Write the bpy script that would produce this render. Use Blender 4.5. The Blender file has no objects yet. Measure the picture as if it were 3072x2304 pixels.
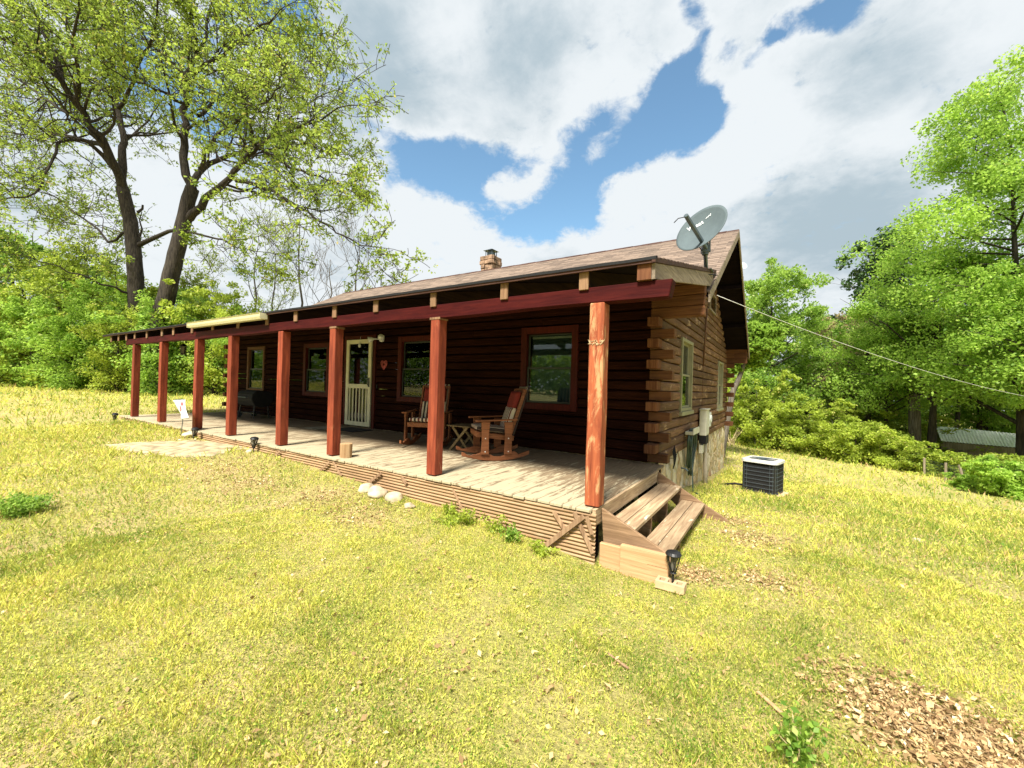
import bpy, bmesh, math, random
import numpy as np
from mathutils import Vector, Matrix, noise as mnoise
random.seed(7); rng = np.random.default_rng(11)
R_ = math.radians

# ------------------------------------------------------------------ camera, sky, sun, exposure
sc = bpy.context.scene
COL = sc.collection
W2C = np.array([[0.0] * 3] * 3)
_c = np.array([1536., 1152.]); _f = 1240.
_v1 = np.array([-362, 1102.]); _v2 = np.array([2345, 1180.])
_X = -np.array([*(_v1 - _c), _f]); _X /= np.linalg.norm(_X)
_Y = np.array([*(_v2 - _c), _f]); _Y -= _X * (_X @ _Y); _Y /= np.linalg.norm(_Y)
W2C = np.stack([_X, _Y, np.cross(_X, _Y)], 1)
def ray(u, v): return W2C.T @ np.array([(u - _c[0]) / _f, (v - _c[1]) / _f, 1.])
_d = ray(1752.6, 1519); CAM = -_d * (1.10 / -_d[2])
def at(u, v, D):
    """point of the place seen in direction (u, v), D metres in front of the lens"""
    return Vector(CAM + ray(u, v) * D)
cam_data = bpy.data.cameras.new('camera'); cam = bpy.data.objects.new('camera', cam_data); COL.objects.link(cam)
cam_data.sensor_width = 36; cam_data.lens = 36 * _f / 3072; cam_data.clip_end = 600; cam_data.clip_start = .05
_m = np.eye(4); _m[:3, 0] = W2C[0]; _m[:3, 1] = -W2C[1]; _m[:3, 2] = -W2C[2]; _m[:3, 3] = CAM
cam.matrix_world = Matrix(_m.tolist())
sc.camera = cam

SUN_DIR = Vector((0.10, -0.68, 0.95)).normalized()     # towards the sun
SUN_EL = math.asin(SUN_DIR.z); SUN_AZ = math.atan2(SUN_DIR.x, SUN_DIR.y)
sun_data = bpy.data.lights.new('sun', 'SUN'); sun_data.energy = 5.0; sun_data.angle = R_(12); sun_data.color = (1, .95, .84)
sun = bpy.data.objects.new('sun', sun_data); COL.objects.link(sun)
sun.rotation_euler = SUN_DIR.to_track_quat('Z', 'Y').to_euler()
sc.view_settings.view_transform = 'Standard'; sc.view_settings.look = 'None'
sc.view_settings.exposure = 1.2; sc.view_settings.gamma = 1.0

class NT:
    """tiny node helper"""
    def __init__(s, tree): s.t = tree; s.n = tree.nodes; s.l = tree.links
    def node(s, typ, **kw):
        nd = s.n.new(typ)
        for k, v in kw.items():
            if k.startswith('_'): setattr(nd, k[1:], v)
            else: s.set(nd, k, v)
        return nd
    def set(s, nd, k, v):
        k = int(k[1:]) if k[0] == 'i' and k[1:].isdigit() else k.replace('__', ' ')
        inp = nd.inputs[k]
        if isinstance(v, bpy.types.NodeSocket): s.l.new(v, inp)
        else: inp.default_value = v
    def math(s, op, a, b=0.0, clamp=False):
        nd = s.n.new('ShaderNodeMath'); nd.operation = op; nd.use_clamp = clamp
        s.set(nd, 'i0', a); s.set(nd, 'i1', b); return nd.outputs[0]
    def mapr(s, v, a, b, c=0.0, d=1.0, smooth=True):
        nd = s.n.new('ShaderNodeMapRange'); nd.interpolation_type = 'SMOOTHSTEP' if smooth else 'LINEAR'
        s.set(nd, 'i0', v); s.set(nd, 'i1', a); s.set(nd, 'i2', b); s.set(nd, 'i3', c); s.set(nd, 'i4', d); return nd.outputs[0]
    def mix(s, f, a, b, blend='MIX'):
        nd = s.n.new('ShaderNodeMix'); nd.data_type = 'RGBA'; nd.blend_type = blend
        s.set(nd, 'i0', f); s.set(nd, 'i6', c4(a)); s.set(nd, 'i7', c4(b)); return nd.outputs[2]
    def noise(s, vec, scale, detail=4, rough=.55, dist=0.0, d4=False):
        nd = s.n.new('ShaderNodeTexNoise'); s.l.new(vec, nd.inputs['Vector'])
        nd.inputs['Scale'].default_value = scale; nd.inputs['Detail'].default_value = detail
        nd.inputs['Roughness'].default_value = rough; nd.inputs['Distortion'].default_value = dist
        return nd.outputs['Fac']
    def mapping(s, vec, scale=(1, 1, 1), loc=(0, 0, 0), rot=(0, 0, 0)):
        nd = s.n.new('ShaderNodeMapping'); s.l.new(vec, nd.inputs[0]); nd.inputs['Scale'].default_value = scale
        nd.inputs['Location'].default_value = loc; nd.inputs['Rotation'].default_value = rot
        return nd.outputs[0]
def c4(c):
    if isinstance(c, bpy.types.NodeSocket): return c
    return (c[0], c[1], c[2], 1.0)

world = bpy.data.worlds.new('World'); sc.world = world; world.use_nodes = True
w = NT(world.node_tree); w.n.clear()
out = w.node('ShaderNodeOutputWorld'); bg = w.node('ShaderNodeBackground'); w.l.new(bg.outputs[0], out.inputs[0])
sky = w.node('ShaderNodeTexSky', _sky_type='NISHITA', _sun_disc=False, _sun_elevation=SUN_EL, _sun_rotation=SUN_AZ)
gen = w.node('ShaderNodeTexCoord').outputs['Generated']
def sdir(u, v):
    d = ray(u, v); d /= np.linalg.norm(d); return tuple(d)
def blobs(vec, lst):
    acc = None
    for (u, v, r, k) in lst:
        k *= GK if lst is GAPS else 1.0
        nd = w.n.new('ShaderNodeVectorMath'); nd.operation = 'DISTANCE'; w.l.new(vec, nd.inputs[0]); nd.inputs[1].default_value = sdir(u, v)
        rr = r / _f / (1 + ((u - 1536) ** 2 + (v - 1152) ** 2) / _f ** 2) ** .75
        q = w.mapr(nd.outputs['Value'], rr * 2.5, rr * .15, 0.0, k)
        acc = q if acc is None else w.math('ADD', acc, q)
    return acc
# cloud layer in a flattened dome space, so that the banks stretch towards the horizon as real ones do
sep = w.node('ShaderNodeSeparateXYZ', i0=gen)
den = w.math('ADD', w.math('MAXIMUM', sep.outputs[2], 0.0), .28)
comb = w.node('ShaderNodeCombineXYZ', i0=w.math('DIVIDE', sep.outputs[0], den), i1=w.math('DIVIDE', sep.outputs[1], den), i2=0.0)
pl = comb.outputs[0]
n_big = w.noise(pl, 1.7, 7, .58, .3)
n_med = w.noise(w.mapping(pl, (1, 1, 1), (3.1, 1.7, 0)), 5.0, 8, .62, .25)
n_fine = w.noise(w.mapping(pl, (1, 1, 1), (7.3, 4.7, 0)), 18.0, 8, .66, .3)
wob = w.node('ShaderNodeTexNoise', Vector=gen, Scale=11.0, Detail=6.0, Roughness=.62)
wv = w.n.new('ShaderNodeVectorMath'); wv.operation = 'MULTIPLY_ADD'
w.l.new(wob.outputs['Color'], wv.inputs[0]); wv.inputs[1].default_value = (.075, .075, .075)
w.l.new(gen, wv.inputs[2])
sub = w.n.new('ShaderNodeVectorMath'); sub.operation = 'SUBTRACT'; w.l.new(wv.outputs[0], sub.inputs[0]); sub.inputs[1].default_value = (.0375, .0375, .0375)
wd = sub.outputs[0]
GK = 1.22
GAPS = [(2012, 339, 75, 1), (2063, 362, 60, .9), (1950, 390, 50, .8), (2120, 345, 36, .7), (2012, 262, 36, .7), (2035, 210, 30, .65), (2079, 154, 28, .6), (2094, 92, 24, .55), (2073, 25, 30, .6),
        (1724, 421, 38, .7), (1775, 388, 38, .65), (1837, 359, 38, .65), (1714, 544, 48, .8), (1786, 523, 46, .75), (1847, 490, 36, .65), (1888, 450, 42, .75),
        (1375, 493, 58, .95), (1293, 507, 52, .9), (1231, 450, 38, .65), (1190, 513, 42, .7), (1457, 487, 38, .7), (1519, 485, 32, .6), (1585, 500, 28, .55), (1416, 556, 36, .65),
        (1673, 640, 52, .85), (1730, 622, 40, .7), (1601, 680, 48, .8), (1519, 667, 40, .7), (1450, 640, 30, .45), (1770, 655, 30, .5),
        (2350, 92, 32, .7), (2309, 125, 26, .6), (2433, 41, 34, .7), (2525, 8, 50, .95), (2260, 190, 24, .45), (2186, 164, 28, .5), (862, 35, 60, .8), (960, 150, 50, .4), (1046, 236, 40, .45), (500, 230, 120, .8), (700, 420, 90, .5), (250, 330, 100, .4), (1150, 400, 40, .5), (700, 90, 80, .5)]
gap = blobs(wd, GAPS)
gapn = w.math('ADD', gap, w.math('MULTIPLY', w.math('SUBTRACT', n_med, .5), 1.25))
gapn = w.math('ADD', gapn, w.math('MULTIPLY', w.math('SUBTRACT', n_fine, .5), 1.5))
gapf = w.mapr(gapn, .15, .98)
DARK = [(1300, 330, 190, .5), (1620, 260, 130, .35), (2400, 660, 200, .32), (2650, 560, 190, .32), (2300, 800, 170, .35), (2550, 760, 150, .25), (2850, 330, 180, .22), (1150, 200, 150, .25), (1550, 90, 120, .3), (2600, 230, 120, .25), (60, 700, 120, .3), (1400, 800, 60, .15), (2760, 120, 110, .3)]
LIGHT = [(1950, 560, 120, .55), (2120, 470, 110, .55), (2260, 440, 90, .45), (1820, 640, 90, .4), (2660, 430, 70, .45), (1240, 640, 110, .4), (1320, 90, 110, .25), (1780, 290, 70, .35), (1590, 560, 60, .4), (2450, 480, 60, .3), (1430, 720, 90, .3), (2250, 1000, 200, .4), (500, 900, 200, .3), (2400, 860, 60, .1)]
shade = w.math('ADD', w.math('SUBTRACT', w.math('MULTIPLY', w.mapr(n_big, .38, .68), .55), blobs(wd, LIGHT)), blobs(wd, DARK))
shade = w.math('ADD', shade, w.math('MULTIPLY', w.math('SUBTRACT', n_med, .45), 2.6))
shade = w.math('ADD', shade, w.math('MULTIPLY', w.math('SUBTRACT', n_fine, .5), 1.1))
shade = w.math('SUBTRACT', shade, w.mapr(gapn, -.4, .25, 0, .45))
shadef = w.mapr(shade, -.12, .95)
# values below are scene-linear at exposure 0
EXPG = 2.3
cl = w.mix(shadef, tuple(x / EXPG for x in (.87, .92, .95)), tuple(x / EXPG for x in (.46, .57, .64)))
skyc = w.mix(1.0, sky.outputs[0], (.085, .103, .098), 'MULTIPLY')
fin = w.mix(gapf, cl, skyc)
w.l.new(fin, bg.inputs[0]); bg.inputs[1].default_value = 1.0

# ------------------------------------------------------------------ mesh helpers
class MB:
    def __init__(s): s.v = []; s.f = []; s.t = []
    def add(s, vs, fs, t=None):
        b = len(s.v); t = random.random() if t is None else t
        s.v += [tuple(p) for p in vs]; s.t += [t] * len(vs)
        s.f += [tuple(b + i for i in f) for f in fs]; return s
    def box(s, x0, x1, y0, y1, z0, z1, t=None):
        return s.add([(x0, y0, z0), (x1, y0, z0), (x1, y1, z0), (x0, y1, z0), (x0, y0, z1), (x1, y0, z1), (x1, y1, z1), (x0, y1, z1)],
                     [(0, 3, 2, 1), (4, 5, 6, 7), (0, 1, 5, 4), (1, 2, 6, 5), (2, 3, 7, 6), (3, 0, 4, 7)], t)
    def obox(s, c, size, rot, t=None):
        M = rot if isinstance(rot, Matrix) else Matrix.Rotation(rot, 3, 'Z')
        a, b, d = size[0] / 2, size[1] / 2, size[2] / 2
        vs = [Vector(c) + M @ Vector(p) for p in [(-a, -b, -d), (a, -b, -d), (a, b, -d), (-a, b, -d), (-a, -b, d), (a, -b, d), (a, b, d), (-a, b, d)]]
        return s.add(vs, [(0, 3, 2, 1), (4, 5, 6, 7), (0, 1, 5, 4), (1, 2, 6, 5), (2, 3, 7, 6), (3, 0, 4, 7)], t)
    def bar(s, p0, p1, wd_, th, up=(0, 0, 1), t=None):
        p0 = Vector(p0); p1 = Vector(p1); d = (p1 - p0); L = d.length; d.normalize(); u = Vector(up)
        side = d.cross(u); side = side.normalized() if side.length > 1e-4 else Vector((1, 0, 0)); u2 = side.cross(d)
        return s.obox((p0 + p1) / 2, (L, wd_, th), Matrix((d, side, u2)).transposed(), t)
    def tube(s, pts, rad, n=8, cap=True, t=None):
        pts = [Vector(p) for p in pts]; m = len(pts); vs = []; fs = []
        if not hasattr(rad, '__len__'): rad = [rad] * m
        prev = None
        for i in range(m):
            d = (pts[min(i + 1, m - 1)] - pts[max(i - 1, 0)]).normalized()
            if prev is None: a = d.orthogonal().normalized()
            else: a = (prev - d * prev.dot(d)); a = a.normalized() if a.length > 1e-5 else d.orthogonal().normalized()
            prev = a; b = d.cross(a)
            for k in range(n):
                an = 2 * math.pi * k / n; vs.append(pts[i] + (a * math.cos(an) + b * math.sin(an)) * rad[i])
        for i in range(m - 1):
            for k in range(n):
                fs.append((i * n + k, i * n + (k + 1) % n, (i + 1) * n + (k + 1) % n, (i + 1) * n + k))
        if cap: fs.append(tuple(reversed(range(n)))); fs.append(tuple((m - 1) * n + k for k in range(n)))
        return s.add(vs, fs, t)
    def lathe(s, c, prof, n=20, t=None):
        c = Vector(c); vs = []; fs = []; m = len(prof)
        for r, z in prof:
            for k in range(n):
                a = 2 * math.pi * k / n; vs.append(c + Vector((r * math.cos(a), r * math.sin(a), z)))
        for i in range(m - 1):
            for k in range(n): fs.append((i * n + k, i * n + (k + 1) % n, (i + 1) * n + (k + 1) % n, (i + 1) * n + k))
        fs.append(tuple(reversed(range(n)))); fs.append(tuple((m - 1) * n + k for k in range(n)))
        return s.add(vs, fs, t)
    def prism(s, poly, off, t=None):
        """poly: 3D points, off: extrusion vector"""
        n = len(poly); off = Vector(off); vs = [Vector(p) for p in poly] + [Vector(p) + off for p in poly]
        fs = [tuple(range(n)), tuple(reversed(range(n, 2 * n)))] + [(i, i + n, (i + 1) % n + n, (i + 1) % n) for i in range(n)]
        return s.add(vs, fs, t)
    def build(s, name, mat, parent=None, bevel=0.0, smooth=False, seg=1):
        me = bpy.data.meshes.new(name); me.from_pydata(s.v, [], s.f); me.update()
        bm = bmesh.new(); bm.from_mesh(me); bmesh.ops.recalc_face_normals(bm, faces=bm.faces); bm.to_mesh(me); bm.free()
        at_ = me.attributes.new('tint', 'FLOAT', 'POINT'); at_.data.foreach_set('value', s.t)
        if smooth: me.shade_smooth()
        return link(name, me, mat, parent, bevel, seg)
def link(name, me, mat, parent=None, bevel=0.0, seg=1):
    o = bpy.data.objects.new(name, me); COL.objects.link(o)
    if mat: me.materials.append(mat)
    if parent: o.parent = parent
    if bevel:
        b = o.modifiers.new('bevel', 'BEVEL'); b.width = bevel; b.segments = seg; b.limit_method = 'ANGLE'; b.angle_limit = R_(40)
    return o
def tag(o, label=None, cat=None, group=None, kind=None):
    if label: o['label'] = label
    if cat: o['category'] = cat
    if group: o['group'] = group
    if kind: o['kind'] = kind
    return o
def thing(name, label, cat, loc=(0, 0, 0), rz=0.0, group=None):
    o = bpy.data.objects.new(name, None); COL.objects.link(o); o.location = loc; o.rotation_euler = (0, 0, rz); o.empty_display_size = .2
    return tag(o, label, cat, group)
def copy_thing(root, loc, rz=0.0, label=None, scale=None, group=None):
    r = root.copy(); COL.objects.link(r); r.location = loc; r.rotation_euler = (0, 0, rz)
    if scale is not None: r.scale = (scale, scale, scale) if not hasattr(scale, '__len__') else scale
    if label: r['label'] = label
    if group: r['group'] = group
    for ch in list(root.children):
        c = ch.copy(); COL.objects.link(c); c.parent = r
        for g in list(ch.children):
            d = g.copy(); COL.objects.link(d); d.parent = c
    return r
def vnoise(x, y, s, seed=0):
    """smooth value noise for numpy arrays, 0..1"""
    x = np.asarray(x, float) * s + seed * 17.3; y = np.asarray(y, float) * s + seed * 9.7
    xi = np.floor(x).astype(np.int64); yi = np.floor(y).astype(np.int64); fx = x - xi; fy = y - yi
    fx = fx * fx * (3 - 2 * fx); fy = fy * fy * (3 - 2 * fy)
    def h(a, b):
        q = (a * 374761393 + b * 668265263 + seed * 1442695) & 0x7fffffff
        q = ((q ^ (q >> 13)) * 1274126177) & 0x7fffffff
        return ((q ^ (q >> 16)) & 0xffff) / 65535.0
    return (h(xi, yi) * (1 - fx) + h(xi + 1, yi) * fx) * (1 - fy) + (h(xi, yi + 1) * (1 - fx) + h(xi + 1, yi + 1) * fx) * fy

# ------------------------------------------------------------------ materials
def new_mat(name):
    m = bpy.data.materials.new(name); m.use_nodes = True; t = NT(m.node_tree); t.n.clear()
    t.out = t.node('ShaderNodeOutputMaterial'); t.b = t.node('ShaderNodeBsdfPrincipled'); t.l.new(t.b.outputs[0], t.out.inputs[0])
    t.obj = t.node('ShaderNodeTexCoord').outputs['Object']
    return m, t
def bump(t, h, dist=.01, strength=1.0):
    nd = t.node('ShaderNodeBump', Height=h, Distance=dist, Strength=strength); t.l.new(nd.outputs[0], t.b.inputs['Normal'])
def tint(t): return t.node('ShaderNodeAttribute', _attribute_name='tint').outputs['Fac']
def plain(name, col, rough=.6, metal=0.0, var=.15, spec=.4):
    m, t = new_mat(name)
    n = t.noise(t.obj, 6, 5); n2 = t.noise(t.obj, 60, 3)
    c = t.mix(t.mapr(n, .3, .7), tuple(x * (1 - var) for x in col), tuple(min(1, x * (1 + var)) for x in col))
    t.set(t.b, 'Base__Color', c); t.set(t.b, 'Roughness', t.mapr(n2, .2, .8, rough - .08, min(1, rough + .1))); t.set(t.b, 'Metallic', metal)
    t.set(t.b, 'Specular__IOR__Level', spec); bump(t, n2, .001)
    return m
def wood(name, c1, c2, axis='x', rough=.75, worn=None, wornamt=.5, wscale=3.0, tvar=.35, grain=14.0, bd=.004, knots=False, crack=True, spec=.2):
    m, t = new_mat(name)
    k = {'x': (.7, grain, grain), 'y': (grain, .7, grain), 'z': (grain, grain, .7)}[axis]
    tn = tint(t)
    off = t.node('ShaderNodeCombineXYZ', i0=t.math('MULTIPLY', tn, 13.0), i1=t.math('MULTIPLY', tn, 7.0), i2=t.math('MULTIPLY', tn, 5.0))
    av = t.n.new('ShaderNodeVectorMath'); av.operation = 'ADD'; t.l.new(t.mapping(t.obj, k), av.inputs[0]); t.l.new(off.outputs[0], av.inputs[1])
    g = t.noise(av.outputs[0], 3.0, 7, .65, .4)
    big = t.noise(t.mapping(t.obj, tuple(1.0 if q < 1 else 3.0 for q in k)), 1.4, 4)
    c = t.mix(t.mapr(g, .32, .68), c1, c2)
    c = t.mix(t.math('MULTIPLY', t.math('ABSOLUTE', t.math('SUBTRACT', tn, .5)), tvar * 2), c, tuple(x * .45 for x in c1))
    c = t.mix(t.mapr(big, .42, .75, 0, .5), c, tuple(x * .55 for x in c1))
    if worn:
        wn = t.noise(t.mapping(t.obj, tuple(1 if q < 1 else 3.2 for q in k)), wscale, 8, .68, .6)
        c = t.mix(t.mapr(wn, 1 - wornamt, 1 - wornamt + .1), c, worn)
    if crack:
        cr = t.noise(t.mapping(t.obj, tuple(q * (.6 if q < 1 else 1.7) for q in k)), 4.0, 3, .5)
        c = t.mix(t.mapr(cr, .66, .72, 0, .6), c, tuple(x * .2 for x in c1))
    t.set(t.b, 'Base__Color', c); t.set(t.b, 'Roughness', rough); t.set(t.b, 'Specular__IOR__Level', spec)
    bump(t, g, bd)
    return m
M = {}
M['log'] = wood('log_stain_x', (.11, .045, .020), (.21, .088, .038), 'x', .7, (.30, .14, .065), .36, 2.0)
M['log_y'] = wood('log_stain_y', (.14, .070, .038), (.29, .155, .090), 'y', .75, (.42, .28, .18), .44, 2.0, tvar=.75)
M['log_shaded'] = wood('log_stain_shaded', (.014, .0045, .003), (.042, .013, .007), 'x', .85, (.075, .024, .011), .32, 2.0, crack=False, spec=.04)  # darker copy of the log stain, porch shade put into the colour
M['log_end'] = wood('log_end_grain', (.12, .045, .02), (.24, .10, .045), 'z', .8, (.34, .17, .08), .4, 5.0)
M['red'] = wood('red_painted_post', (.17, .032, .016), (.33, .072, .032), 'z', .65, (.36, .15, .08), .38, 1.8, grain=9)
M['red_worn'] = wood('worn_red_post', (.22, .05, .022), (.40, .11, .045), 'z', .7, (.46, .25, .12), .50, 2.2, grain=9)
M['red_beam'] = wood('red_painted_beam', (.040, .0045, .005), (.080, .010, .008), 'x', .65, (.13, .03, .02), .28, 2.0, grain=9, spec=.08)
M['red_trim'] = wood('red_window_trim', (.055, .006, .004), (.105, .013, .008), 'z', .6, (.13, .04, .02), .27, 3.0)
M['brown_trim'] = wood('brown_window_trim', (.13, .06, .03), (.2, .10, .05), 'z', .7)
M['rafter'] = wood('shaded_rafter', (.018, .010, .010), (.04, .022, .016), 'y', .8, spec=.05)  # rafter wood blackened to carry the shade under the porch roof
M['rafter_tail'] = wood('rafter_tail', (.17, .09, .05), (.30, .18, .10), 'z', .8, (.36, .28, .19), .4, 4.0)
M['grey_board'] = wood('grey_weathered_board', (.19, .145, .105), (.40, .33, .25), 'y', .85, (.12, .085, .06), .38, 4.0)
M['fascia'] = wood('brown_fascia', (.045, .020, .015), (.09, .042, .028), 'x', .7)
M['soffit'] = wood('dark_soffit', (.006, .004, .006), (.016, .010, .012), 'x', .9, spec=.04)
M['step'] = wood('step_board', (.26, .17, .10), (.50, .37, .23), 'y', .75, (.62, .54, .40), .42, 2.5)
M['stringer'] = wood('stair_stringer', (.20, .12, .065), (.36, .23, .135), 'x', .75, (.48, .34, .2), .42, 2.5)
M['lath'] = wood('old_lath', (.24, .14, .08), (.42, .28, .17), 'z', .8)
M['chair'] = wood('stained_chair_wood', (.17, .060, .025), (.34, .13, .055), 'x', .45, (.42, .24, .12), .36, 3.0)
M['table'] = wood('side_table_wood', (.16, .11, .05), (.28, .2, .1), 'x', .6)
M['stump'] = wood('stump_bark', (.30, .17, .08), (.50, .34, .19), 'z', .9)
M['bark'] = wood('oak_bark', (.022, .018, .016), (.085, .07, .055), 'z', .95, (.17, .17, .13), .36, 1.5, grain=7, bd=.05, tvar=.2)
M['bark_pale'] = wood('pale_bark', (.07, .06, .05), (.22, .19, .15), 'z', .95, (.25, .24, .19), .36, 1.5, grain=7, bd=.03, tvar=.2)
M['post_grey'] = wood('grey_fence_wood', (.22, .18, .12), (.4, .33, .24), 'z', .9)
def deck_mat():
    m, t = new_mat('peeling_deck_paint')
    g = t.noise(t.mapping(t.obj, (16, 1, 16)), 4, 6, .6, .3); tn = tint(t)
    c = t.mix(t.mapr(g, .3, .7), (.13, .09, .05), (.26, .19, .115))
    c = t.mix(t.math('MULTIPLY', tn, .45), c, (.17, .12, .07))
    p = t.noise(t.mapping(t.obj, (5.5, .8, 1)), 3.0, 10, .72, .5)
    area = t.noise(t.obj, .55, 3)
    sx = t.node('ShaderNodeSeparateXYZ', i0=t.obj)
    edge = t.mapr(sx.outputs[1], 2.2, -.1, -.06, .16, False)
    pf = t.mapr(t.math('ADD', t.math('ADD', p, edge), t.math('MULTIPLY', t.math('SUBTRACT', area, .5), .35)), .545, .60)
    c = t.mix(pf, c, t.mix(g, (.33, .265, .165), (.45, .39, .265)))
    t.set(t.b, 'Base__Color', c); t.set(t.b, 'Roughness', .7); bump(t, t.math('ADD', g, t.math('MULTIPLY', pf, .4)), .003)
    return m
M['deck'] = deck_mat()
def shingle_mat():
    m, t = new_mat('brown_asphalt_shingle')
    u = t.node('ShaderNodeUVMap').outputs[0]
    br = t.node('ShaderNodeTexBrick', Vector=u, Scale=1.0, Mortar__Size=.006, Bias=0.0, Brick__Width=.32, Row__Height=.14, _offset=.37, _squash=1.0)
    br.inputs['Color1'].default_value = (.060, .040, .030, 1); br.inputs['Color2'].default_value = (.23, .165, .125, 1); br.inputs['Mortar'].default_value = (.02, .013, .01, 1)
    n = t.noise(u, 2.2, 6); n2 = t.noise(u, 160, 3)
    c = t.mix(t.mapr(n, .35, .7, 0, .35), br.outputs[0], (.15, .105, .08)); c = t.mix(t.mapr(n2, .35, .65, 0, .4), c, (.25, .19, .15))
    t.set(t.b, 'Base__Color', c); t.set(t.b, 'Roughness', .95); bump(t, n2, .004)
    return m
M['shingle'] = shingle_mat()
def stone_mat():
    m, t = new_mat('sandstone_foundation')
    v = t.mapping(t.obj, (2.5, 3.6, 2.4)); nz = t.node('ShaderNodeTexNoise', Vector=v, Scale=1.6, Detail=3.0)
    vv = t.n.new('ShaderNodeVectorMath'); vv.operation = 'MULTIPLY_ADD'; t.l.new(nz.outputs['Color'], vv.inputs[0]); vv.inputs[1].default_value = (.55, .55, .55); t.l.new(v, vv.inputs[2])
    vo = t.node('ShaderNodeTexVoronoi', Vector=vv.outputs[0], Scale=1.0); ve = t.node('ShaderNodeTexVoronoi', Vector=vv.outputs[0], Scale=1.0, _feature='DISTANCE_TO_EDGE')
    tn = t.node('ShaderNodeSeparateXYZ', i0=vo.outputs['Color'])
    c = t.mix(t.mapr(tn.outputs[0], .1, .9), (.74, .64, .45), (.58, .40, .22))
    c = t.mix(t.mapr(tn.outputs[1], .55, .95, 0, .8), c, (.62, .56, .44)); c = t.mix(t.mapr(tn.outputs[2], .8, 1, 0, .7), c, (.30, .13, .06))
    n = t.noise(t.obj, 18, 6); c = t.mix(t.mapr(n, .4, .8, 0, .45), c, (.25, .17, .09))
    e = t.mapr(ve.outputs['Distance'], .01, .07); c = t.mix(e, (.40, .33, .21), c)
    t.set(t.b, 'Base__Color', c); t.set(t.b, 'Roughness', .9); bump(t, t.math('ADD', t.mapr(ve.outputs['Distance'], 0, .2), t.math('MULTIPLY', n, .3)), .05)
    return m
M['stone'] = stone_mat()
M['chimney_stone'] = plain('brown_chimney_stone', (.24, .155, .10), .9, var=.5)
M['rock'] = plain('pale_rock', (.46, .38, .26), .9, var=.35)
M['brick'] = plain('tan_brick', (.48, .33, .19), .9, var=.2)
M['block'] = wood('tan_block', (.40, .24, .12), (.52, .33, .18), 'x', .85, (.5, .38, .22), .3, 3.0)
M['skirt'] = wood('corrugated_skirt', (.30, .18, .095), (.42, .28, .16), 'x', .7, (.5, .38, .24), .35, 3.0, bd=.001, crack=False)
M['cream'] = plain('cream_paint', (.70, .67, .48), .5, var=.08)
M['gutter'] = plain('cream_gutter', (.66, .62, .40), .4, var=.06)
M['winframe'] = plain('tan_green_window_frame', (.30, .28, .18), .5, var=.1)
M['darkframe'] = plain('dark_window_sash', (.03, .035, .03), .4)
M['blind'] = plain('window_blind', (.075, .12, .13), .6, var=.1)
M['blind_light'] = plain('blind_headrail', (.55, .56, .50), .5)
M['black'] = plain('black_metal', (.012, .012, .013), .45)
M['blackmatte'] = plain('black_cover', (.006, .006, .007), .8)
M['white'] = plain('white_paint', (.72, .74, .72), .45, var=.05)
M['lid'] = plain('off_white_lid', (.50, .49, .44), .5, var=.15)
M['grey_dish'] = plain('grey_dish_paint', (.085, .11, .12), .8, var=.08, spec=.15)
M['dish_text'] = plain('white_dish_lettering', (.72, .75, .76), .5, var=.02)
M['steel'] = plain('galvanised_steel', (.10, .13, .145), .4, .5)
M['meterbox'] = plain('white_meter_box', (.62, .60, .50), .5, var=.1)
M['hose'] = plain('dark_green_hose', (.03, .055, .042), .35, spec=.5)
M['pipe'] = plain('grey_conduit', (.42, .37, .30), .5, var=.15)
M['pale_dish'] = plain('pale_blue_dish', (.30, .38, .40), .5)
M['tin'] = plain('pale_tin_roof', (.82, .84, .84), .45, .0, var=.1)
M['wire'] = plain('pale_cable', (.6, .6, .55), .5)
M['redcloth'] = plain('dark_red_cushion', (.20, .020, .012), .8)
M['mat_dark'] = plain('black_door_mat', (.02, .02, .022), .95)
M['mat_rug'] = plain('woven_rug', (.28, .25, .18), .95, var=.35)
M['heart'] = plain('red_wicker_heart', (.42, .09, .09), .8)
M['lampglass'] = plain('smoked_lamp_glass', (.12, .11, .09), .2)
M['path'] = plain('sandy_path', (.34, .27, .16), .95, var=.45)
M['straw'] = plain('dry_stem', (.5, .38, .22), .9)
def stripe_mat():
    m, t = new_mat('striped_cushion')
    tc = t.node('ShaderNodeTexCoord'); sx = t.node('ShaderNodeSeparateXYZ', i0=tc.outputs['Object'])
    s = t.math('FRACT', t.math('MULTIPLY', sx.outputs[1], 15.0))
    a = t.mapr(s, .45, .5, 0, 1, False); b = t.mapr(t.math('FRACT', t.math('MULTIPLY', sx.outputs[1], 7.5)), .5, .52, 0, 1, False)
    c = t.mix(a, (.58, .48, .36), t.mix(b, (.12, .018, .014), (.035, .022, .018)))
    t.set(t.b, 'Base__Color', c); t.set(t.b, 'Roughness', .9); bump(t, t.noise(t.obj, 40, 3), .003)
    return m
M['stripe'] = stripe_mat()
def glass_mat(name, col=(.004, .008, .010), alpha=.55):
    m, t = new_mat(name)
    fr = t.node('ShaderNodeFresnel', IOR=1.5); gl = t.node('ShaderNodeBsdfGlossy', Color=(.9, .93, .95, 1), Roughness=.02)
    dk_ = t.node('ShaderNodeBsdfDiffuse', Color=c4(col)); tr = t.node('ShaderNodeBsdfTransparent', Color=(.88, .93, .92, 1))
    m1 = t.node('ShaderNodeMixShader', i0=alpha, i1=tr.outputs[0], i2=dk_.outputs[0])
    mx = t.node('ShaderNodeMixShader', i0=fr.outputs[0], i1=m1.outputs[0], i2=gl.outputs[0]); t.l.new(mx.outputs[0], t.out.inputs[0])
    return m
M['glass'] = glass_mat('window_glass', alpha=.12)
M['screen'] = glass_mat('door_screen', (.003, .003, .003), .9)
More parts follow.
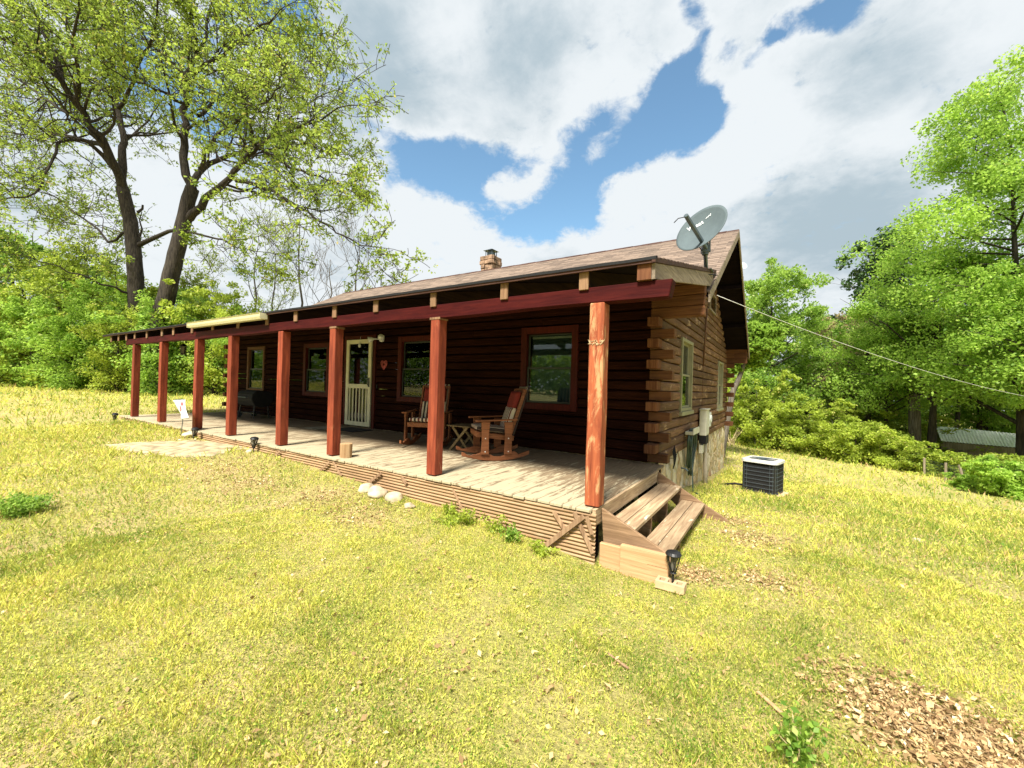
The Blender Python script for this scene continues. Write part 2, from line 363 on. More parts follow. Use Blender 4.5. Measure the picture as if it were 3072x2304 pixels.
def leaf_mat(name, ca, cb, cc, trans=.45, rough=.5):
    """ca..cb by leaf tint, cc = odd leaves"""
    m, t = new_mat(name); tn = tint(t)
    c = t.mix(t.mapr(tn, 0, .9, 0, 1, False), ca, cb); c = t.mix(t.mapr(tn, .93, .97), c, cc)
    t.set(t.b, 'Base__Color', c); t.set(t.b, 'Roughness', rough); t.set(t.b, 'Specular__IOR__Level', .3)
    tr = t.node('ShaderNodeBsdfTranslucent', Color=t.mix(.5, c, cb)); mx = t.node('ShaderNodeMixShader', i0=trans, i1=t.b.outputs[0], i2=tr.outputs[0]); t.l.new(mx.outputs[0], t.out.inputs[0])
    return m
M['leaf_oak'] = leaf_mat('young_oak_leaf', (.10, .18, .025), (.41, .51, .075), (.56, .44, .15), .58)
M['leaf_green'] = leaf_mat('bright_leaf', (.13, .26, .030), (.46, .66, .105), (.60, .70, .20), .60)
M['leaf_mid'] = leaf_mat('mid_green_leaf', (.10, .22, .030), (.38, .55, .09), (.56, .62, .22), .57)
M['leaf_dark'] = leaf_mat('dark_pine_needle', (.018, .045, .012), (.07, .15, .03), (.14, .18, .05), .25)
M['leaf_yellow'] = leaf_mat('yellow_green_leaf', (.17, .25, .028), (.52, .62, .085), (.62, .56, .18), .55)
M['leaf_tan'] = leaf_mat('tan_budding_leaf', (.20, .17, .07), (.42, .34, .17), (.45, .40, .25), .4)
M['grass'] = leaf_mat('lawn_grass', (.085, .19, .014), (.72, .69, .145), (.74, .50, .25), .40, .6)
M['litter'] = leaf_mat('dead_leaf', (.17, .095, .04), (.58, .41, .20), (.70, .60, .38), .15, .7)
def ground_mat():
    m, t = new_mat('lawn_soil')
    n1 = t.noise(t.obj, .35, 4); n2 = t.noise(t.obj, 2.2, 6); n3 = t.noise(t.obj, 30, 5, .7)
    c = t.mix(t.mapr(n3, .3, .7), (.19, .17, .045), (.52, .45, .13))
    c = t.mix(t.mapr(n2, .40, .72, 0, .8), c, t.mix(n3, (.34, .24, .11), (.62, .48, .23)))
    c = t.mix(t.mapr(n1, .4, .7, 0, .6), c, t.mix(n3, (.17, .20, .03), (.42, .40, .10)))
    t.set(t.b, 'Base__Color', c); t.set(t.b, 'Roughness', .95); bump(t, n3, .05)
    return m
M['ground'] = ground_mat()

# ------------------------------------------------------------------ the ground
_gx = [-70, -42, -28, -20, -13, -9, -6, -4, -2.4, -1, .3, 3, 8, 30]
_gz = [.6, .30, .12, .0, -.07, -.10, -.15, -.22, -.28, -.34, -.48, -.52, -.55, -.6]
_yy = [-100, 2, 4, 6.6, 9, 12, 20, 26, 60]; _yz = [0, 0, -.2, -.54, -.74, -.95, -1.2, -1.5, -1.8]
def ground(x, y):
    x = np.asarray(x, float); y = np.asarray(y, float)
    g = np.interp(x, _gx, _gz)
    s = np.clip((-y - .3) / 5, 0, 1) * np.clip((x + 22) / 14, 0, 1)
    g = g + (-.52 - g) * s * (x < 3)
    wx = np.clip((x + 16) / 12, 0, 1)
    g = g + wx * np.interp(y, _yy, _yz)
    return g + (vnoise(x, y, .5, 3) - .5) * .05 + (vnoise(x, y, 1.7, 5) - .5) * .025
def gz(x, y): return float(ground(x, y))
xs = np.concatenate([np.linspace(-140, -30, 30), np.linspace(-29.5, 14, 200), np.linspace(16, 120, 24)])
ys = np.concatenate([np.linspace(-80, -10, 15), np.linspace(-9.6, 34, 180), np.linspace(37, 150, 24)])
GX, GY = np.meshgrid(xs, ys, indexing='ij'); GZ = ground(GX, GY)
nx, ny = GX.shape
gv = np.stack([GX, GY, GZ], -1).reshape(-1, 3); ii = np.arange(nx * ny).reshape(nx, ny)
gf = np.stack([ii[:-1, :-1], ii[1:, :-1], ii[1:, 1:], ii[:-1, 1:]], -1).reshape(-1, 4)
me = bpy.data.meshes.new('ground'); me.from_pydata(gv.tolist(), [], gf.tolist()); me.shade_smooth()
tag(link('ground', me, M['ground']), 'mown yellow-green lawn sloping down to the right of the cabin', 'lawn', kind='structure')

def quads(name, V, T, mat, parent=None):
    """V (N,4,3) quads, T (N,) tint"""
    N = len(V); me = bpy.data.meshes.new(name)
    me.vertices.add(N * 4); me.vertices.foreach_set('co', V.reshape(-1).astype(np.float32))
    me.loops.add(N * 4); me.loops.foreach_set('vertex_index', np.arange(N * 4, dtype=np.int32))
    me.polygons.add(N); me.polygons.foreach_set('loop_start', np.arange(0, N * 4, 4, dtype=np.int32))
    me.update(calc_edges=True)
    a = me.attributes.new('tint', 'FLOAT', 'POINT'); a.data.foreach_set('value', np.repeat(T, 4).astype(np.float32))
    return link(name, me, mat, parent)
def leafquads(P, size, T=None, up=.3, aspect=.55, g=rng):
    """rhombic leaves at P (N,3); size scalar or (N,)"""
    N = len(P); n = g.normal(size=(N, 3)); n[:, 2] += up * 2; n /= np.linalg.norm(n, axis=1)[:, None]
    a = g.normal(size=(N, 3)); a -= n * (a * n).sum(1)[:, None]; a /= np.linalg.norm(a, axis=1)[:, None]; b = np.cross(n, a)
    s = (np.ones(N) * size * g.uniform(.65, 1.35, N))[:, None]
    fold = n * s * .12
    V = np.stack([P - a * s * .5, P + b * s * aspect * .5 + fold, P + a * s * .5, P - b * s * aspect * .5 + fold], 1)
    return V, (g.uniform(0, 1, N) if T is None else T)

# dead-leaf / bare patches: (x, y, radius)
BARE = [(-5.6, -.75, .7), (-4.9, -.9, .6), (-7.9, -.5, .7), (-7.2, -.6, .4), (-4.1, -1.0, .5), (-3.0, -.75, .6), (-2.2, -.75, .5), (1.45, .55, .35), (1.25, 1.6, .4), (1.0, 2.3, .4), (.9, .3, .25)]
def hitg(u, v):
    d = ray(u, v); t_ = 1.0
    for _ in range(60):
        p = CAM + d * t_; h = p[2] - gz(p[0], p[1]); t_ += h / max(.05, -d[2]) * .7
    return CAM + d * t_
LIT = [hitg(2740, 2160), hitg(2880, 2200), hitg(2630, 2100), hitg(3000, 2260), hitg(3080, 2330), hitg(2900, 2310), hitg(2780, 2260)]
def bareness(x, y):
    b = np.zeros_like(x)
    for (cx, cy, r) in BARE: b = np.maximum(b, np.clip(1.3 - np.hypot((x - cx) * .8, y - cy) / r, 0, 1))
    for p in LIT: b = np.maximum(b, .86 * np.clip(1.6 - np.hypot(x - p[0], y - p[1]) / (.12 + .22 * vnoise(x, y, 6.0, 21)), 0, 1))
    b = np.maximum(b, np.clip((vnoise(x, y, 1.1, 8) * .6 + vnoise(x, y, 3.7, 9) * .4 - .68) * 5, 0, .7))
    return b
PATHPX = [(300, 1335), (480, 1325), (560, 1322), (640, 1325), (740, 1325), (860, 1345), (800, 1356), (700, 1350), (640, 1368), (560, 1374), (480, 1368), (400, 1360)]
PATH = [hitg(*p) for p in PATHPX]
def in_poly(x, y, poly):
    ins = np.zeros(x.shape, bool); n = len(poly); j = n - 1
    for i in range(n):
        xi, yi = poly[i][0], poly[i][1]; xj, yj = poly[j][0], poly[j][1]
        c = ((yi > y) != (yj > y)) & (x < (xj - xi) * (y - yi) / (yj - yi + 1e-12) + xi); ins ^= c; j = i
    return ins
def free(x, y):
    house = ((x > -13.45 - .3 * (y > 2.5)) & (x < .14) & (y > -.09) & (y < 11.6))
    pad = (x > .80) & (x < 1.62) & (y > 6.35) & (y < 7.2)
    return ~(house | pad | in_poly(x, y, PATH))
def scatter(n, r0, r1, power, spread=84):
    u = rng.uniform(0, 1, n); k = 2 - power; r = (r0 ** k + u * (r1 ** k - r0 ** k)) ** (1 / k)
    az0 = math.atan2(W2C[2][1], W2C[2][0]); az = az0 + rng.uniform(-R_(spread), R_(spread), n)
    x = CAM[0] + r * np.cos(az); y = CAM[1] + r * np.sin(az); return x, y, r
def lawn(n, r0, r1, power, h0, w0, flat_frac):
    x, y, r = scatter(n, r0, r1, power)
    keep = free(x, y); br = bareness(x, y); keep &= rng.uniform(0, 1, n) > br * .85
    x, y, r = x[keep], y[keep], r[keep]; n = len(x)
    z = ground(x, y)
    sc_ = np.maximum(1.0, r / 3.6) ** .75
    patch = vnoise(x, y, .55, 1) * .42 + vnoise(x, y, 2.0, 2) * .33 + vnoise(x, y, 7.0, 4) * .25; patch = np.clip((patch - .5) * 2.0 + .5, 0, 1)
    T = np.clip(patch * .80 + rng.uniform(-.42, .42, n) + .02 + .30 * vnoise(x, y, 9.0, 61), 0, .92)  # tint drops between tufts, shade of the hollows put into the colour
    odd = rng.uniform(0, 1, n) < .11; T[odd] = 1.0; odd = rng.uniform(0, 1, n) < .14; T[odd] *= .2
    flat = rng.uniform(0, 1, n) < flat_frac
    hgt = h0 * sc_ * rng.uniform(.45, 1.25, n) * (.25 + .7 * vnoise(x, y, 1.6, 6) + 1.1 * vnoise(x, y, 9.0, 61) ** 1.6)
    wd_ = w0 * sc_ * rng.uniform(.7, 1.3, n)
    az = rng.uniform(0, 2 * math.pi, n); lean = rng.uniform(.1, .9, n) * hgt; la = rng.uniform(0, 2 * math.pi, n)
    P = np.stack([x, y, z - .004], -1); a = np.stack([np.cos(az), np.sin(az), np.zeros(n)], -1) * wd_[:, None]
    tip = P + np.stack([np.cos(la) * lean, np.sin(la) * lean, hgt], -1)
    mid = P * .45 + tip * .55 + np.stack([np.zeros(n), np.zeros(n), hgt * .12], -1)
    V = np.stack([P - a * .5, P + a * .5, mid + a * .42, tip], 1)
    # low round weed and clover leaves
    m = flat; k = m.sum()
    Q = np.stack([x[m], y[m], z[m] + hgt[m] * rng.uniform(.1, .75, k)], -1)
    VF, _ = leafquads(Q, 2.2 * wd_[m] * rng.uniform(.6, 1.7, k), up=.7, aspect=.8)
    V[m] = VF; T[m] = np.clip(T[m] - .08, 0, 1)
    return V, T
parts = [lawn(620000, .55, 5.2, .9, .034, .0034, .45), lawn(330000, 4.8, 14, 1.1, .036, .0044, .38), lawn(170000, 12, 62, 1.2, .038, .007, .35)]
gV = np.concatenate([p[0] for p in parts]); gT = np.concatenate([p[1] for p in parts])
tag(quads('grass', gV, gT, M['grass']), 'short yellow-green grass and low weeds covering the lawn', 'grass', kind='stuff')
# dead leaves
def litter():
    Ps = []; Ts = []; Ss = []
    x, y, r = scatter(30000, .6, 14, 1.0); b = bareness(x, y); k = free(x, y) & (rng.uniform(0, 1, len(x)) < np.where(b > .1, b * .6, (.13 + .25 * (vnoise(x, y, 1.9, 31) > .66)))); x, y, r = x[k], y[k], r[k]
    Ps.append(np.stack([x, y, ground(x, y) + rng.uniform(.005, .035, len(x))], -1)); Ss.append(rng.uniform(.014, .040, len(x)) * np.maximum(1, r / 6))
    for p in LIT:
        n = 800; x = p[0] + rng.normal(0, .17, n); y = p[1] + rng.normal(0, .17, n)
        Ps.append(np.stack([x, y, ground(x, y) + rng.uniform(.005, .035, n)], -1)); Ss.append(rng.uniform(.008, .040, n) * rng.uniform(.5, 1.2, n))
    for (cx, cy, rr) in BARE:
        n = 420; x = cx + rng.normal(0, rr * .55, n); y = cy + rng.normal(0, rr * .4, n); k = free(x, y); x, y = x[k], y[k]
        Ps.append(np.stack([x, y, ground(x, y) + rng.uniform(.004, .02, len(x))], -1)); Ss.append(rng.uniform(.012, .036, len(x)))
    P = np.concatenate(Ps); S = np.concatenate(Ss); V, T = leafquads(P, S, up=.8, aspect=.6); V2, T2 = leafquads(P[::2] + np.array([.01, .01, .004]), S[::2] * 1.3, up=.8, aspect=.2); return np.concatenate([V, V2]), np.concatenate([T, T2])
V, T = litter(); tag(quads('leaf_litter', V, T, M['litter']), 'brown dead leaves and chips lying in thin patches of the lawn', 'leaf litter', kind='stuff')
# path
pm = MB(); cen = sum((Vector(p) for p in PATH), Vector()) / len(PATH)
ring = []
for i in range(len(PATH)):
    a = Vector(PATH[i]); b = Vector(PATH[(i + 1) % len(PATH)])
    for k in range(6):
        q = a.lerp(b, k / 6); q += Vector((random.uniform(-.06, .06), random.uniform(-.04, .04), 0)); ring.append(q)
vs = [Vector((cen.x, cen.y, gz(cen.x, cen.y) + .02))]; fs = []; n_ = len(ring)
for k in (.5, 1.0):
    for q in ring:
        p = Vector((cen.x, cen.y, 0)).lerp(q, k); vs.append(Vector((p.x, p.y, gz(p.x, p.y) + (.02 if k < 1 else .004))))
for i in range(n_):
    j = (i + 1) % n_; fs.append((0, 1 + i, 1 + j)); fs.append((1 + i, 1 + n_ + i, 1 + n_ + j, 1 + j))
pm.add(vs, fs); tag(pm.build('path', M['path'], smooth=True), 'bare sandy stone patch leading to the porch edge', 'path', kind='structure')

# ------------------------------------------------------------------ log cabin
CH = .155                     # log course height
YW, XW, YB, XE = 2.75, 0.0, 11.5, -13.75
RY, RZ, SL = 7.13, 4.83, .54  # ridge, slope
cabin = thing('log_cabin', 'long dark log cabin with red porch posts, brown shingle roof and stone foundation', 'cabin', (0, 0, 0))
cabin_inv = None
def part(mb, name, mat, parent=cabin, label=None, **kw):
    o = mb.build(name, mat, parent, **kw)
    if label: o['label'] = label
    return o
def course(mb, a0, a1, z0, z1, axis, face, out_, depth=.17, wob_=.004):
    """one hewn log: along axis 'x' or 'y' from a0 to a1, outer face at coordinate face, out_ = +1/-1 outward sign"""
    if a1 - a0 < .04: return
    n = max(2, int((a1 - a0) / .22)); h = z1 - z0
    prof = [(-depth, z0), (-.030, z0), (-.004, z0 + .007), (.004, z0 + h * .35), (0, z1 - .034), (-.020, z1 - .016), (-.05, z1 - .010), (-depth, z1 - .010)]
    m = len(prof); vs = []; fs = []; sd = random.uniform(0, 99)
    for i in range(n + 1):
        a = a0 + (a1 - a0) * i / n
        w1 = (mnoise.noise((a * 1.9, sd, 0)) + .5 * mnoise.noise((a * 6.0, sd, 3))) * wob_ * 1.6; w2 = mnoise.noise((a * 1.4, sd, 9)) * wob_ * 1.4
        for k, (o_, z) in enumerate(prof):
            zz = z + (w1 if k in (1, 2) else 0); oo = face + out_ * (o_ + (w2 if 0 < k < 7 else 0))
            vs.append((a, oo, zz) if axis == 'x' else (oo, a, zz))
    for i in range(n):
        for k in range(m): fs.append((i * m + k, i * m + (k + 1) % m, (i + 1) * m + (k + 1) % m, (i + 1) * m + k))
    fs.append(tuple(range(m))); fs.append(tuple(n * m + k for k in range(m)))
    mb.add(vs, fs)
def segs(a0, a1, z, holes):
    out_ = [(a0, a1)]
    for (h0, h1, hz0, hz1) in holes:
        if hz0 < z < hz1:
            nn = []
            for (p, q) in out_:
                if h1 <= p or h0 >= q: nn.append((p, q)); continue
                if h0 > p: nn.append((p, h0))
                if h1 < q: nn.append((h1, q))
            out_ = nn
    return out_
FW = {'A': (-12.50, -11.62, .78, 1.98, 'brown_trim'), 'B': (-9.33, -8.38, .78, 1.96, 'red_trim'), 'C': (-5.57, -4.62, .79, 2.0, 'red_trim'), 'D': (-2.33, -1.45, .81, 2.03, 'red_trim')}
fholes = [(v[0] - .03, v[1] + .03, v[2] - .04, v[3] + .04) for v in FW.values()] + [(-7.56, -6.50, -.1, 2.16)]
GW = {'near': (4.22, 5.14, .78, 1.99), 'far': (9.30, 10.20, .68, 1.90)}
gholes = [(v[0] - .03, v[1] + .03, v[2] - .04, v[3] + .04) for v in GW.values()]
fw = MB(); gw = MB(); ww = MB(); ENDS = []
ncf = 18
for k in range(ncf):
    z0 = k * CH; z1 = z0 + CH; even = (k % 2 == 0)
    xr = .2 - .004 * (ncf - k) if even else -.17
    if z0 > 2.1: xr = .57
    xl = XE - .2 if even else XE + .17
    xl2 = max(xl, XE + .02); xr2 = min(xr, -.17)
    for (a, b) in segs(xl2, xr2, (z0 + z1) / 2, fholes):
        # individual log lengths butt against each other
        a_ = a
        while a_ < b - .02:
            L = random.uniform(1.8, 4.6); b_ = b if b - (a_ + L) < .8 else a_ + L
            course(fw, a_, b_ - .004 if b_ < b else b_, z0, z1, 'x', YW, -1); a_ = b_
    if even or z0 > 2.1:
        g_ = .013 if z0 < 2.1 else .004
        for (xa, xb) in ((-.168, xr), (xl, XE + .018)):
            e_ = MB(); e_.box(xa, xb, YW + .004, YW + .165, z0 + g_, z1 - g_ * .75); ENDS.append((e_, 'log'))
    else:
        if z0 < 2.1:
            for xa in (-.158, XE + .01):
                e_ = MB(); e_.box(xa, xa + .162, YW - .22 - random.uniform(-.02, .02), YW + .01, z0 + .012, z1 - .012); ENDS.append((e_, 'log_end'))
part(fw, 'front_wall', M['log_shaded'], label='dark stained front log wall with the porch shade put into its colour')
for e_, mt_ in ENDS: part(e_, 'corner_log_end', M[mt_], bevel=.008)
k = 0
while True:
    z0 = -CH * (0 if True else 0) + k * CH; z1 = z0 + CH
    zc = z1
    lim = (RZ - .16 - zc) / SL
    y0 = max(YW + .172 if k % 2 == 0 else YW + .01, RY - lim); y1 = min(YB - .01, RY + lim)
    if y1 - y0 < .2: break
    for (a, b) in segs(y0, y1, (z0 + z1) / 2, gholes):
        a_ = a
        while a_ < b - .02:
            L = random.uniform(1.6, 4.2); b_ = b if b - (a_ + L) < .8 else a_ + L
            course(gw, a_, b_ - .005 if b_ < b else b_, z0, z1, 'y', XW, 1, wob_=.008); a_ = b_
    course(ww, y0, y1, z0, z1, 'y', XE, -1)
    k += 1
part(gw, 'gable_wall', M['log_y'], label='weathered brown log gable wall with two windows')
part(ww, 'gable_wall', M['log_y'])
bw = MB()
for k in range(15): bw.box(XE, -.172, YB - .16, YB, k * CH, k * CH + CH - .004)
for k in range(15):
    if k % 2 == 0: bw.box(-.171, .22, YB - .16, YB + .012, k * CH + .006, k * CH + CH - .006)
    else: bw.box(-.16, .004, YB - .01, YB + .24, k * CH + .006, k * CH + CH - .006)
for k in (13, 14, 15): bw.box(-.172, .57, YB - .159, YB + .004, k * CH + .003, k * CH + CH - .004)
part(bw, 'back_wall', M['log'], bevel=.006)
flr = MB(); flr.box(XE + .2, -.18, YW + .2, YB - .2, -.06, -.02); part(flr, 'cabin_floor', M['soffit'])
# foundation of flat sandstones set on edge
fd = MB(); nyf = 60
def fstone(y, z): return -.02 + .035 * mnoise.noise((y * 2.7, z * 2.1, 1.0)) + .02 * mnoise.noise((y * 9, z * 6, 4.0))
rows = 14; vs = []; fs = []
for i in range(nyf + 1):
    y = 2.82 + (YB - 2.80) * i / nyf
    for j in range(rows + 1):
        z = -.006 - (1.9) * j / rows; vs.append((fstone(y, z) - (.0 if j else .02), y, z))
for i in range(nyf):
    for j in range(rows): a = i * (rows + 1) + j; fs.append((a, a + rows + 1, a + rows + 2, a + 1))
fd.add(vs, fs); fd.box(XE, -.07, 2.85, 2.95, -.8, -.006); fd.box(XE, -.07, YB - .1, YB - .02, -2.0, -.006); fd.box(XE, XE + .1, 2.96, YB - .11, -.9, -.006)
part(fd, 'foundation', M['stone'], label='pale sandstone foundation under the gable wall')
# windows
def win(plane, a0, a1, z0, z1, trim_mat, tw, kind):
    def P(mb, u0, u1, n0, n1, q0, q1):
        if plane == 'f': mb.box(u0, u1, YW - n1, YW - n0, q0, q1)
        else: mb.box(XW + n0, XW + n1, u0, u1, q0, q1)
    fr = MB()
    P(fr, a0 - tw, a0, -.1, .030, z0 - tw, z1 + tw); P(fr, a1, a1 + tw, -.1, .030, z0 - tw, z1 + tw)
    P(fr, a0 + .001, a1 - .001, -.1, .027, z1 + .001, z1 + tw - .002); P(fr, a0 + .001, a1 - .001, -.1, .027, z0 - tw + .002, z0 - .001)
    if plane == 'g': P(fr, a0 - tw - .05, a1 + tw + .05, -.01, .06, z0 - tw - .07, z0 - tw - .002)
    o = fr.build('window', M[trim_mat], cabin, bevel=.004)
    sh = MB(); zm = (z0 + z1) / 2; s = .035
    for (q0, q1, n0, n1) in ((z0, zm + .02, -.045, -.012), (zm - .02, z1, -.075, -.046)):
        P(sh, a0 + .002, a0 + s, n0, n1, q0, q1); P(sh, a1 - s, a1 - .002, n0, n1, q0, q1)
        P(sh, a0 + s, a1 - s, n0, n1, q0 + .001, q0 + s); P(sh, a0 + s, a1 - s, n0, n1, q1 - s, q1 - .001)
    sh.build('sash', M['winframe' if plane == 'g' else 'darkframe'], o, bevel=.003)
    g = MB()
    P(g, a0 + s, a1 - s, -.033, -.029, z0 + s, zm - .016); P(g, a0 + s, a1 - s, -.062, -.058, zm + .016, z1 - s); g.build('pane', M['glass'], o)
    bl = MB()
    if kind:
        z = z1 - .06
        while z > z0 + .06:
            ang = .006
            P(bl, a0 + .04, a1 - .04, -.125, -.105, z, z + .012 + (.006 if z < zm else 0)); z -= .025
        if kind == 2: P(bl, a0 + .03, a1 - .03, -.15, -.135, z0 + .02, z1 - .02)
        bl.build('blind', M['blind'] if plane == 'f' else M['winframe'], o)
        hd = MB(); P(hd, a0 + .06, a1 - .04, -.105, -.085, z1 - .085, z1 - .050); hd.build('headrail', M['blind_light'], o)
    return o
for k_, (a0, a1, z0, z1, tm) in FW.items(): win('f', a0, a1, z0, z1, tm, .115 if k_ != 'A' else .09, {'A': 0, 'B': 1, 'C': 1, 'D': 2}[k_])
for k_, (a0, a1, z0, z1) in GW.items(): win('g', a0, a1, z0, z1, 'winframe', .06, 2)
gvt = MB(); gvt.box(.006, .05, 7.15, 7.22, 3.05, 3.52); gvt.box(.006, .05, 8.10, 8.17, 3.05, 3.52); gvt.box(.006, .048, 7.221, 8.099, 3.05, 3.10); gvt.box(.006, .048, 7.221, 8.099, 3.47, 3.52); gvo = part(gvt, 'gable_vent', M['grey_board'], label='grey louvred vent high in the gable')
gvt = MB()
for k in range(9): z = 3.12 + k * .038; gvt.add([(.045, 7.221, z - .012), (.045, 8.099, z - .012), (.012, 8.099, z + .022), (.012, 7.221, z + .022)], [(0, 1, 2, 3)])
gvt.build('louvre', M['grey_board'], gvo)
# door: cream screen door with slatted lower half
dj = MB(); dj.box(-7.62, -7.53, YW - .03, YW + .1, 0.0, 2.20); dj.box(-6.53, -6.44, YW - .03, YW + .1, 0.0, 2.20); dj.box(-7.529, -6.531, YW - .028, YW + .1, 2.12, 2.198)
door = part(dj, 'door', M['red_trim'], bevel=.003)
ds = MB(); y0, y1 = YW - .055, YW - .015; X0, X1 = -7.50, -6.56
ds.box(X0, X0 + .10, y0, y1, .03, 2.10); ds.box(X1 - .10, X1, y0, y1, .03, 2.10); ds.box(X0 + .10, X1 - .10, y0, y1, 2.0, 2.099); ds.box(X0 + .10, X1 - .10, y0, y1, .031, .13); ds.box(X0 + .10, X1 - .10, y0, y1, .93, 1.03)
for k in range(6): x = X0 + .10 + .74 * (k + .5) / 6; ds.box(x - .017, x + .017, y0 + .008, y1 - .008, .13, .93)
ds.build('screen_frame', M['cream'], door, bevel=.003)
sn = MB(); sn.box(X0 + .1, X1 - .1, YW - .028, YW - .024, .13, 2.0); sn.build('screen', M['screen'], door)
dh = MB(); dh.tube([(X1 - .05, YW - .06, 1.0), (X1 - .05, YW - .10, 1.02), (X1 - .05, YW - .10, 1.14), (X1 - .05, YW - .06, 1.16)], .009, 6); dh.box(X1 - .075, X1 - .03, YW - .064, YW - .055, .97, 1.19); dh.build('handle', M['black'], door)
bd = MB(); bd.box(-7.53, -6.53, YW + .06, YW + .09, 0, 2.12); bd.build('inner_door', M['soffit'], door)
# roofs with stepped shingle courses
def roof(name, x0, x1, fy, fz, n, y_hi, y_lo, parent=cabin, sag=0.0, label=None, thick=.02):
    """courses between y_lo (eave) and y_hi; fz(y) is the surface height"""
    vs = []; fs = []; uv = []; nxs = max(2, int((x1 - x0) / .35))
    s_tot = math.hypot(y_hi - y_lo, fz(y_hi) - fz(y_lo)); n = int(s_tot / .14)
    for r in range(n):
        ya = y_lo + (y_hi - y_lo) * r / n; yb = y_lo + (y_hi - y_lo) * (r + 1) / n; b = len(vs)
        ja = random.uniform(-.004, .004)
        for i in range(nxs + 1):
            x = x0 + (x1 - x0) * i / nxs; wv_ = sag * mnoise.noise((x * .55, 2.0, 0)) * (1 - r / n) + .004 * mnoise.noise((x * 3, r * 7.1, 0))
            if r == 0: wv_ += .010 * mnoise.noise((x * 4, 5, 0))
            vs += [(x, ya + ja, fz(ya) - .006 + wv_ - (.012 if r == 0 else 0)), (x, ya + ja, fz(ya) + .007 + wv_), (x, yb, fz(yb) - .002 + wv_)]
        for i in range(nxs):
            q = b + i * 3
            for (A, B_, v0, v1) in ((q, q + 1, r * .14, r * .14 + .01), (q + 1, q + 2, r * .14 + .01, r * .14 + .139)):
                fs.append((A, A + 3, B_ + 3, B_)); ua = x0 + (x1 - x0) * i / nxs; ub = x0 + (x1 - x0) * (i + 1) / nxs
                uv += [(ua, v0), (ub, v0), (ub, v1), (ua, v1)]
    me = bpy.data.meshes.new(name); me.from_pydata(vs, [], fs); l = me.uv_layers.new(name='UVMap'); l.data.foreach_set('uv', np.array(uv).reshape(-1))
    o = link(name, me, M['shingle'], parent)
    if label: o['label'] = label
    return o
zm_ = lambda y: RZ - SL * abs(y - RY)
MX0, MX1 = -14.1, .615
mr = roof('main_roof', MX0, MX1, None, zm_, 0, RY, 2.90, label='steep brown shingle roof slope with stone chimney')
roof('back_roof_slope', MX0, MX1, None, zm_, 0, RY, 11.75)
rd = MB()
for s_ in (-1, 1):
    yl = 2.93 if s_ < 0 else 11.72
    rd.prism([(MX0 + .01, RY, RZ - .02), (MX0 + .01, yl, zm_(yl) - .02), (MX0 + .01, yl, zm_(yl) - .10), (MX0 + .01, RY, RZ - .10)], (MX1 - MX0 - .03, 0, 0))
rd.box(MX0 + .1, .56, RY - .07, RY + .07, RZ - .42, RZ - .125)
for s_ in (-1, 1):
    for q in (.35, .62, .9): pass
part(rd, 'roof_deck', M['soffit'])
rk = MB()
for xx in (MX0 - .002, MX1 - .024):
    for s_ in (-1, 1):
        yl = 2.92 if s_ < 0 else 11.76
        rk.prism([(xx, RY, RZ - .012), (xx, yl, zm_(yl) - .012), (xx, yl, zm_(yl) - .175), (xx, RY, RZ - .175)], (.026, 0, 0))
rk.box(MX0 + .03, MX1 - .03, 11.72, 11.745, zm_(11.72) - .16, zm_(11.72) - .02)
part(rk, 'rake_board', M['grey_board'], bevel=.003)
lo = MB()
for yy in (4.2, 5.6, 8.6, 10.1, 11.45):
    lo = MB(); zt = zm_(yy) - .104; lo.box(.012, .585, yy - .045, yy + .045, zt - .14, zt - .045); part(lo, 'lookout_beam', M['soffit' if yy < 11 else 'fascia'], bevel=.004)
rc = MB()
n = 60
for i in range(n):
    x = MX0 + (MX1 - MX0) * i / n; zz = RZ + .012 + .003 * math.sin(i * 2.1)
    rc.prism([(x, RY - .13, zz - .075), (x, RY, zz), (x, RY + .13, zz - .075), (x, RY + .13, zz - .085), (x, RY, zz - .012), (x, RY - .13, zz - .085)], ((MX1 - MX0) / n * .97, 0, 0))
part(rc, 'ridge_cap', M['fascia'])
# chimney
cb = MB(); cx, cy = -6.9, 7.75
for lev in range(9):
    z0 = 4.2 + lev * .138; h = .136; ww_ = .235 + (.025 if lev >= 7 else 0)
    for s_ in range(4):
        for q in range(3):
            a = -ww_ + q * (2 * ww_ / 3); L = 2 * ww_ / 3; j = random.uniform(-.02, .02); jz = random.uniform(-.015, .015)
            if s_ == 0: cb.box(cx + a + .006, cx + a + L - .006, cy - ww_ - .02 + j, cy - ww_ + .1, z0 + .004 + jz * .3, z0 + h)
            if s_ == 1: cb.box(cx + a + .006, cx + a + L - .006, cy + ww_ - .1, cy + ww_ + .02 + j, z0 + .004, z0 + h)
            if s_ == 2: cb.box(cx + ww_ - .1, cx + ww_ + .02 + j, cy + a + .004, cy + a + L - .008, z0 + .005, z0 + h - .002)
            if s_ == 3: cb.box(cx - ww_ - .02 + j, cx - ww_ + .1, cy + a + .004, cy + a + L - .008, z0 + .005, z0 + h - .002)
cb.box(cx - .20, cx + .20, cy - .20, cy + .20, 4.2, 5.44)
chim = cb.build('chimney', M['chimney_stone'], mr, bevel=.012, seg=2)
cc = MB(); cc.box(cx - .15, cx + .15, cy - .15, cy + .15, 5.443, 5.47)
for (a, b) in ((-.13, -.13), (.13, -.13), (.13, .13), (-.13, .13)): cc.box(cx + a - .010, cx + a + .010, cy + b - .010, cy + b + .010, 5.47, 5.66)
cc.box(cx - .10, cx + .10, cy - .10, cy + .10, 5.47, 5.64)
cc.add([(cx - .20, cy - .20, 5.66), (cx + .20, cy - .20, 5.66), (cx + .20, cy + .20, 5.66), (cx - .20, cy + .20, 5.66), (cx, cy, 5.76)], [(3, 2, 1, 0), (0, 1, 4), (1, 2, 4), (2, 3, 4), (3, 0, 4)])
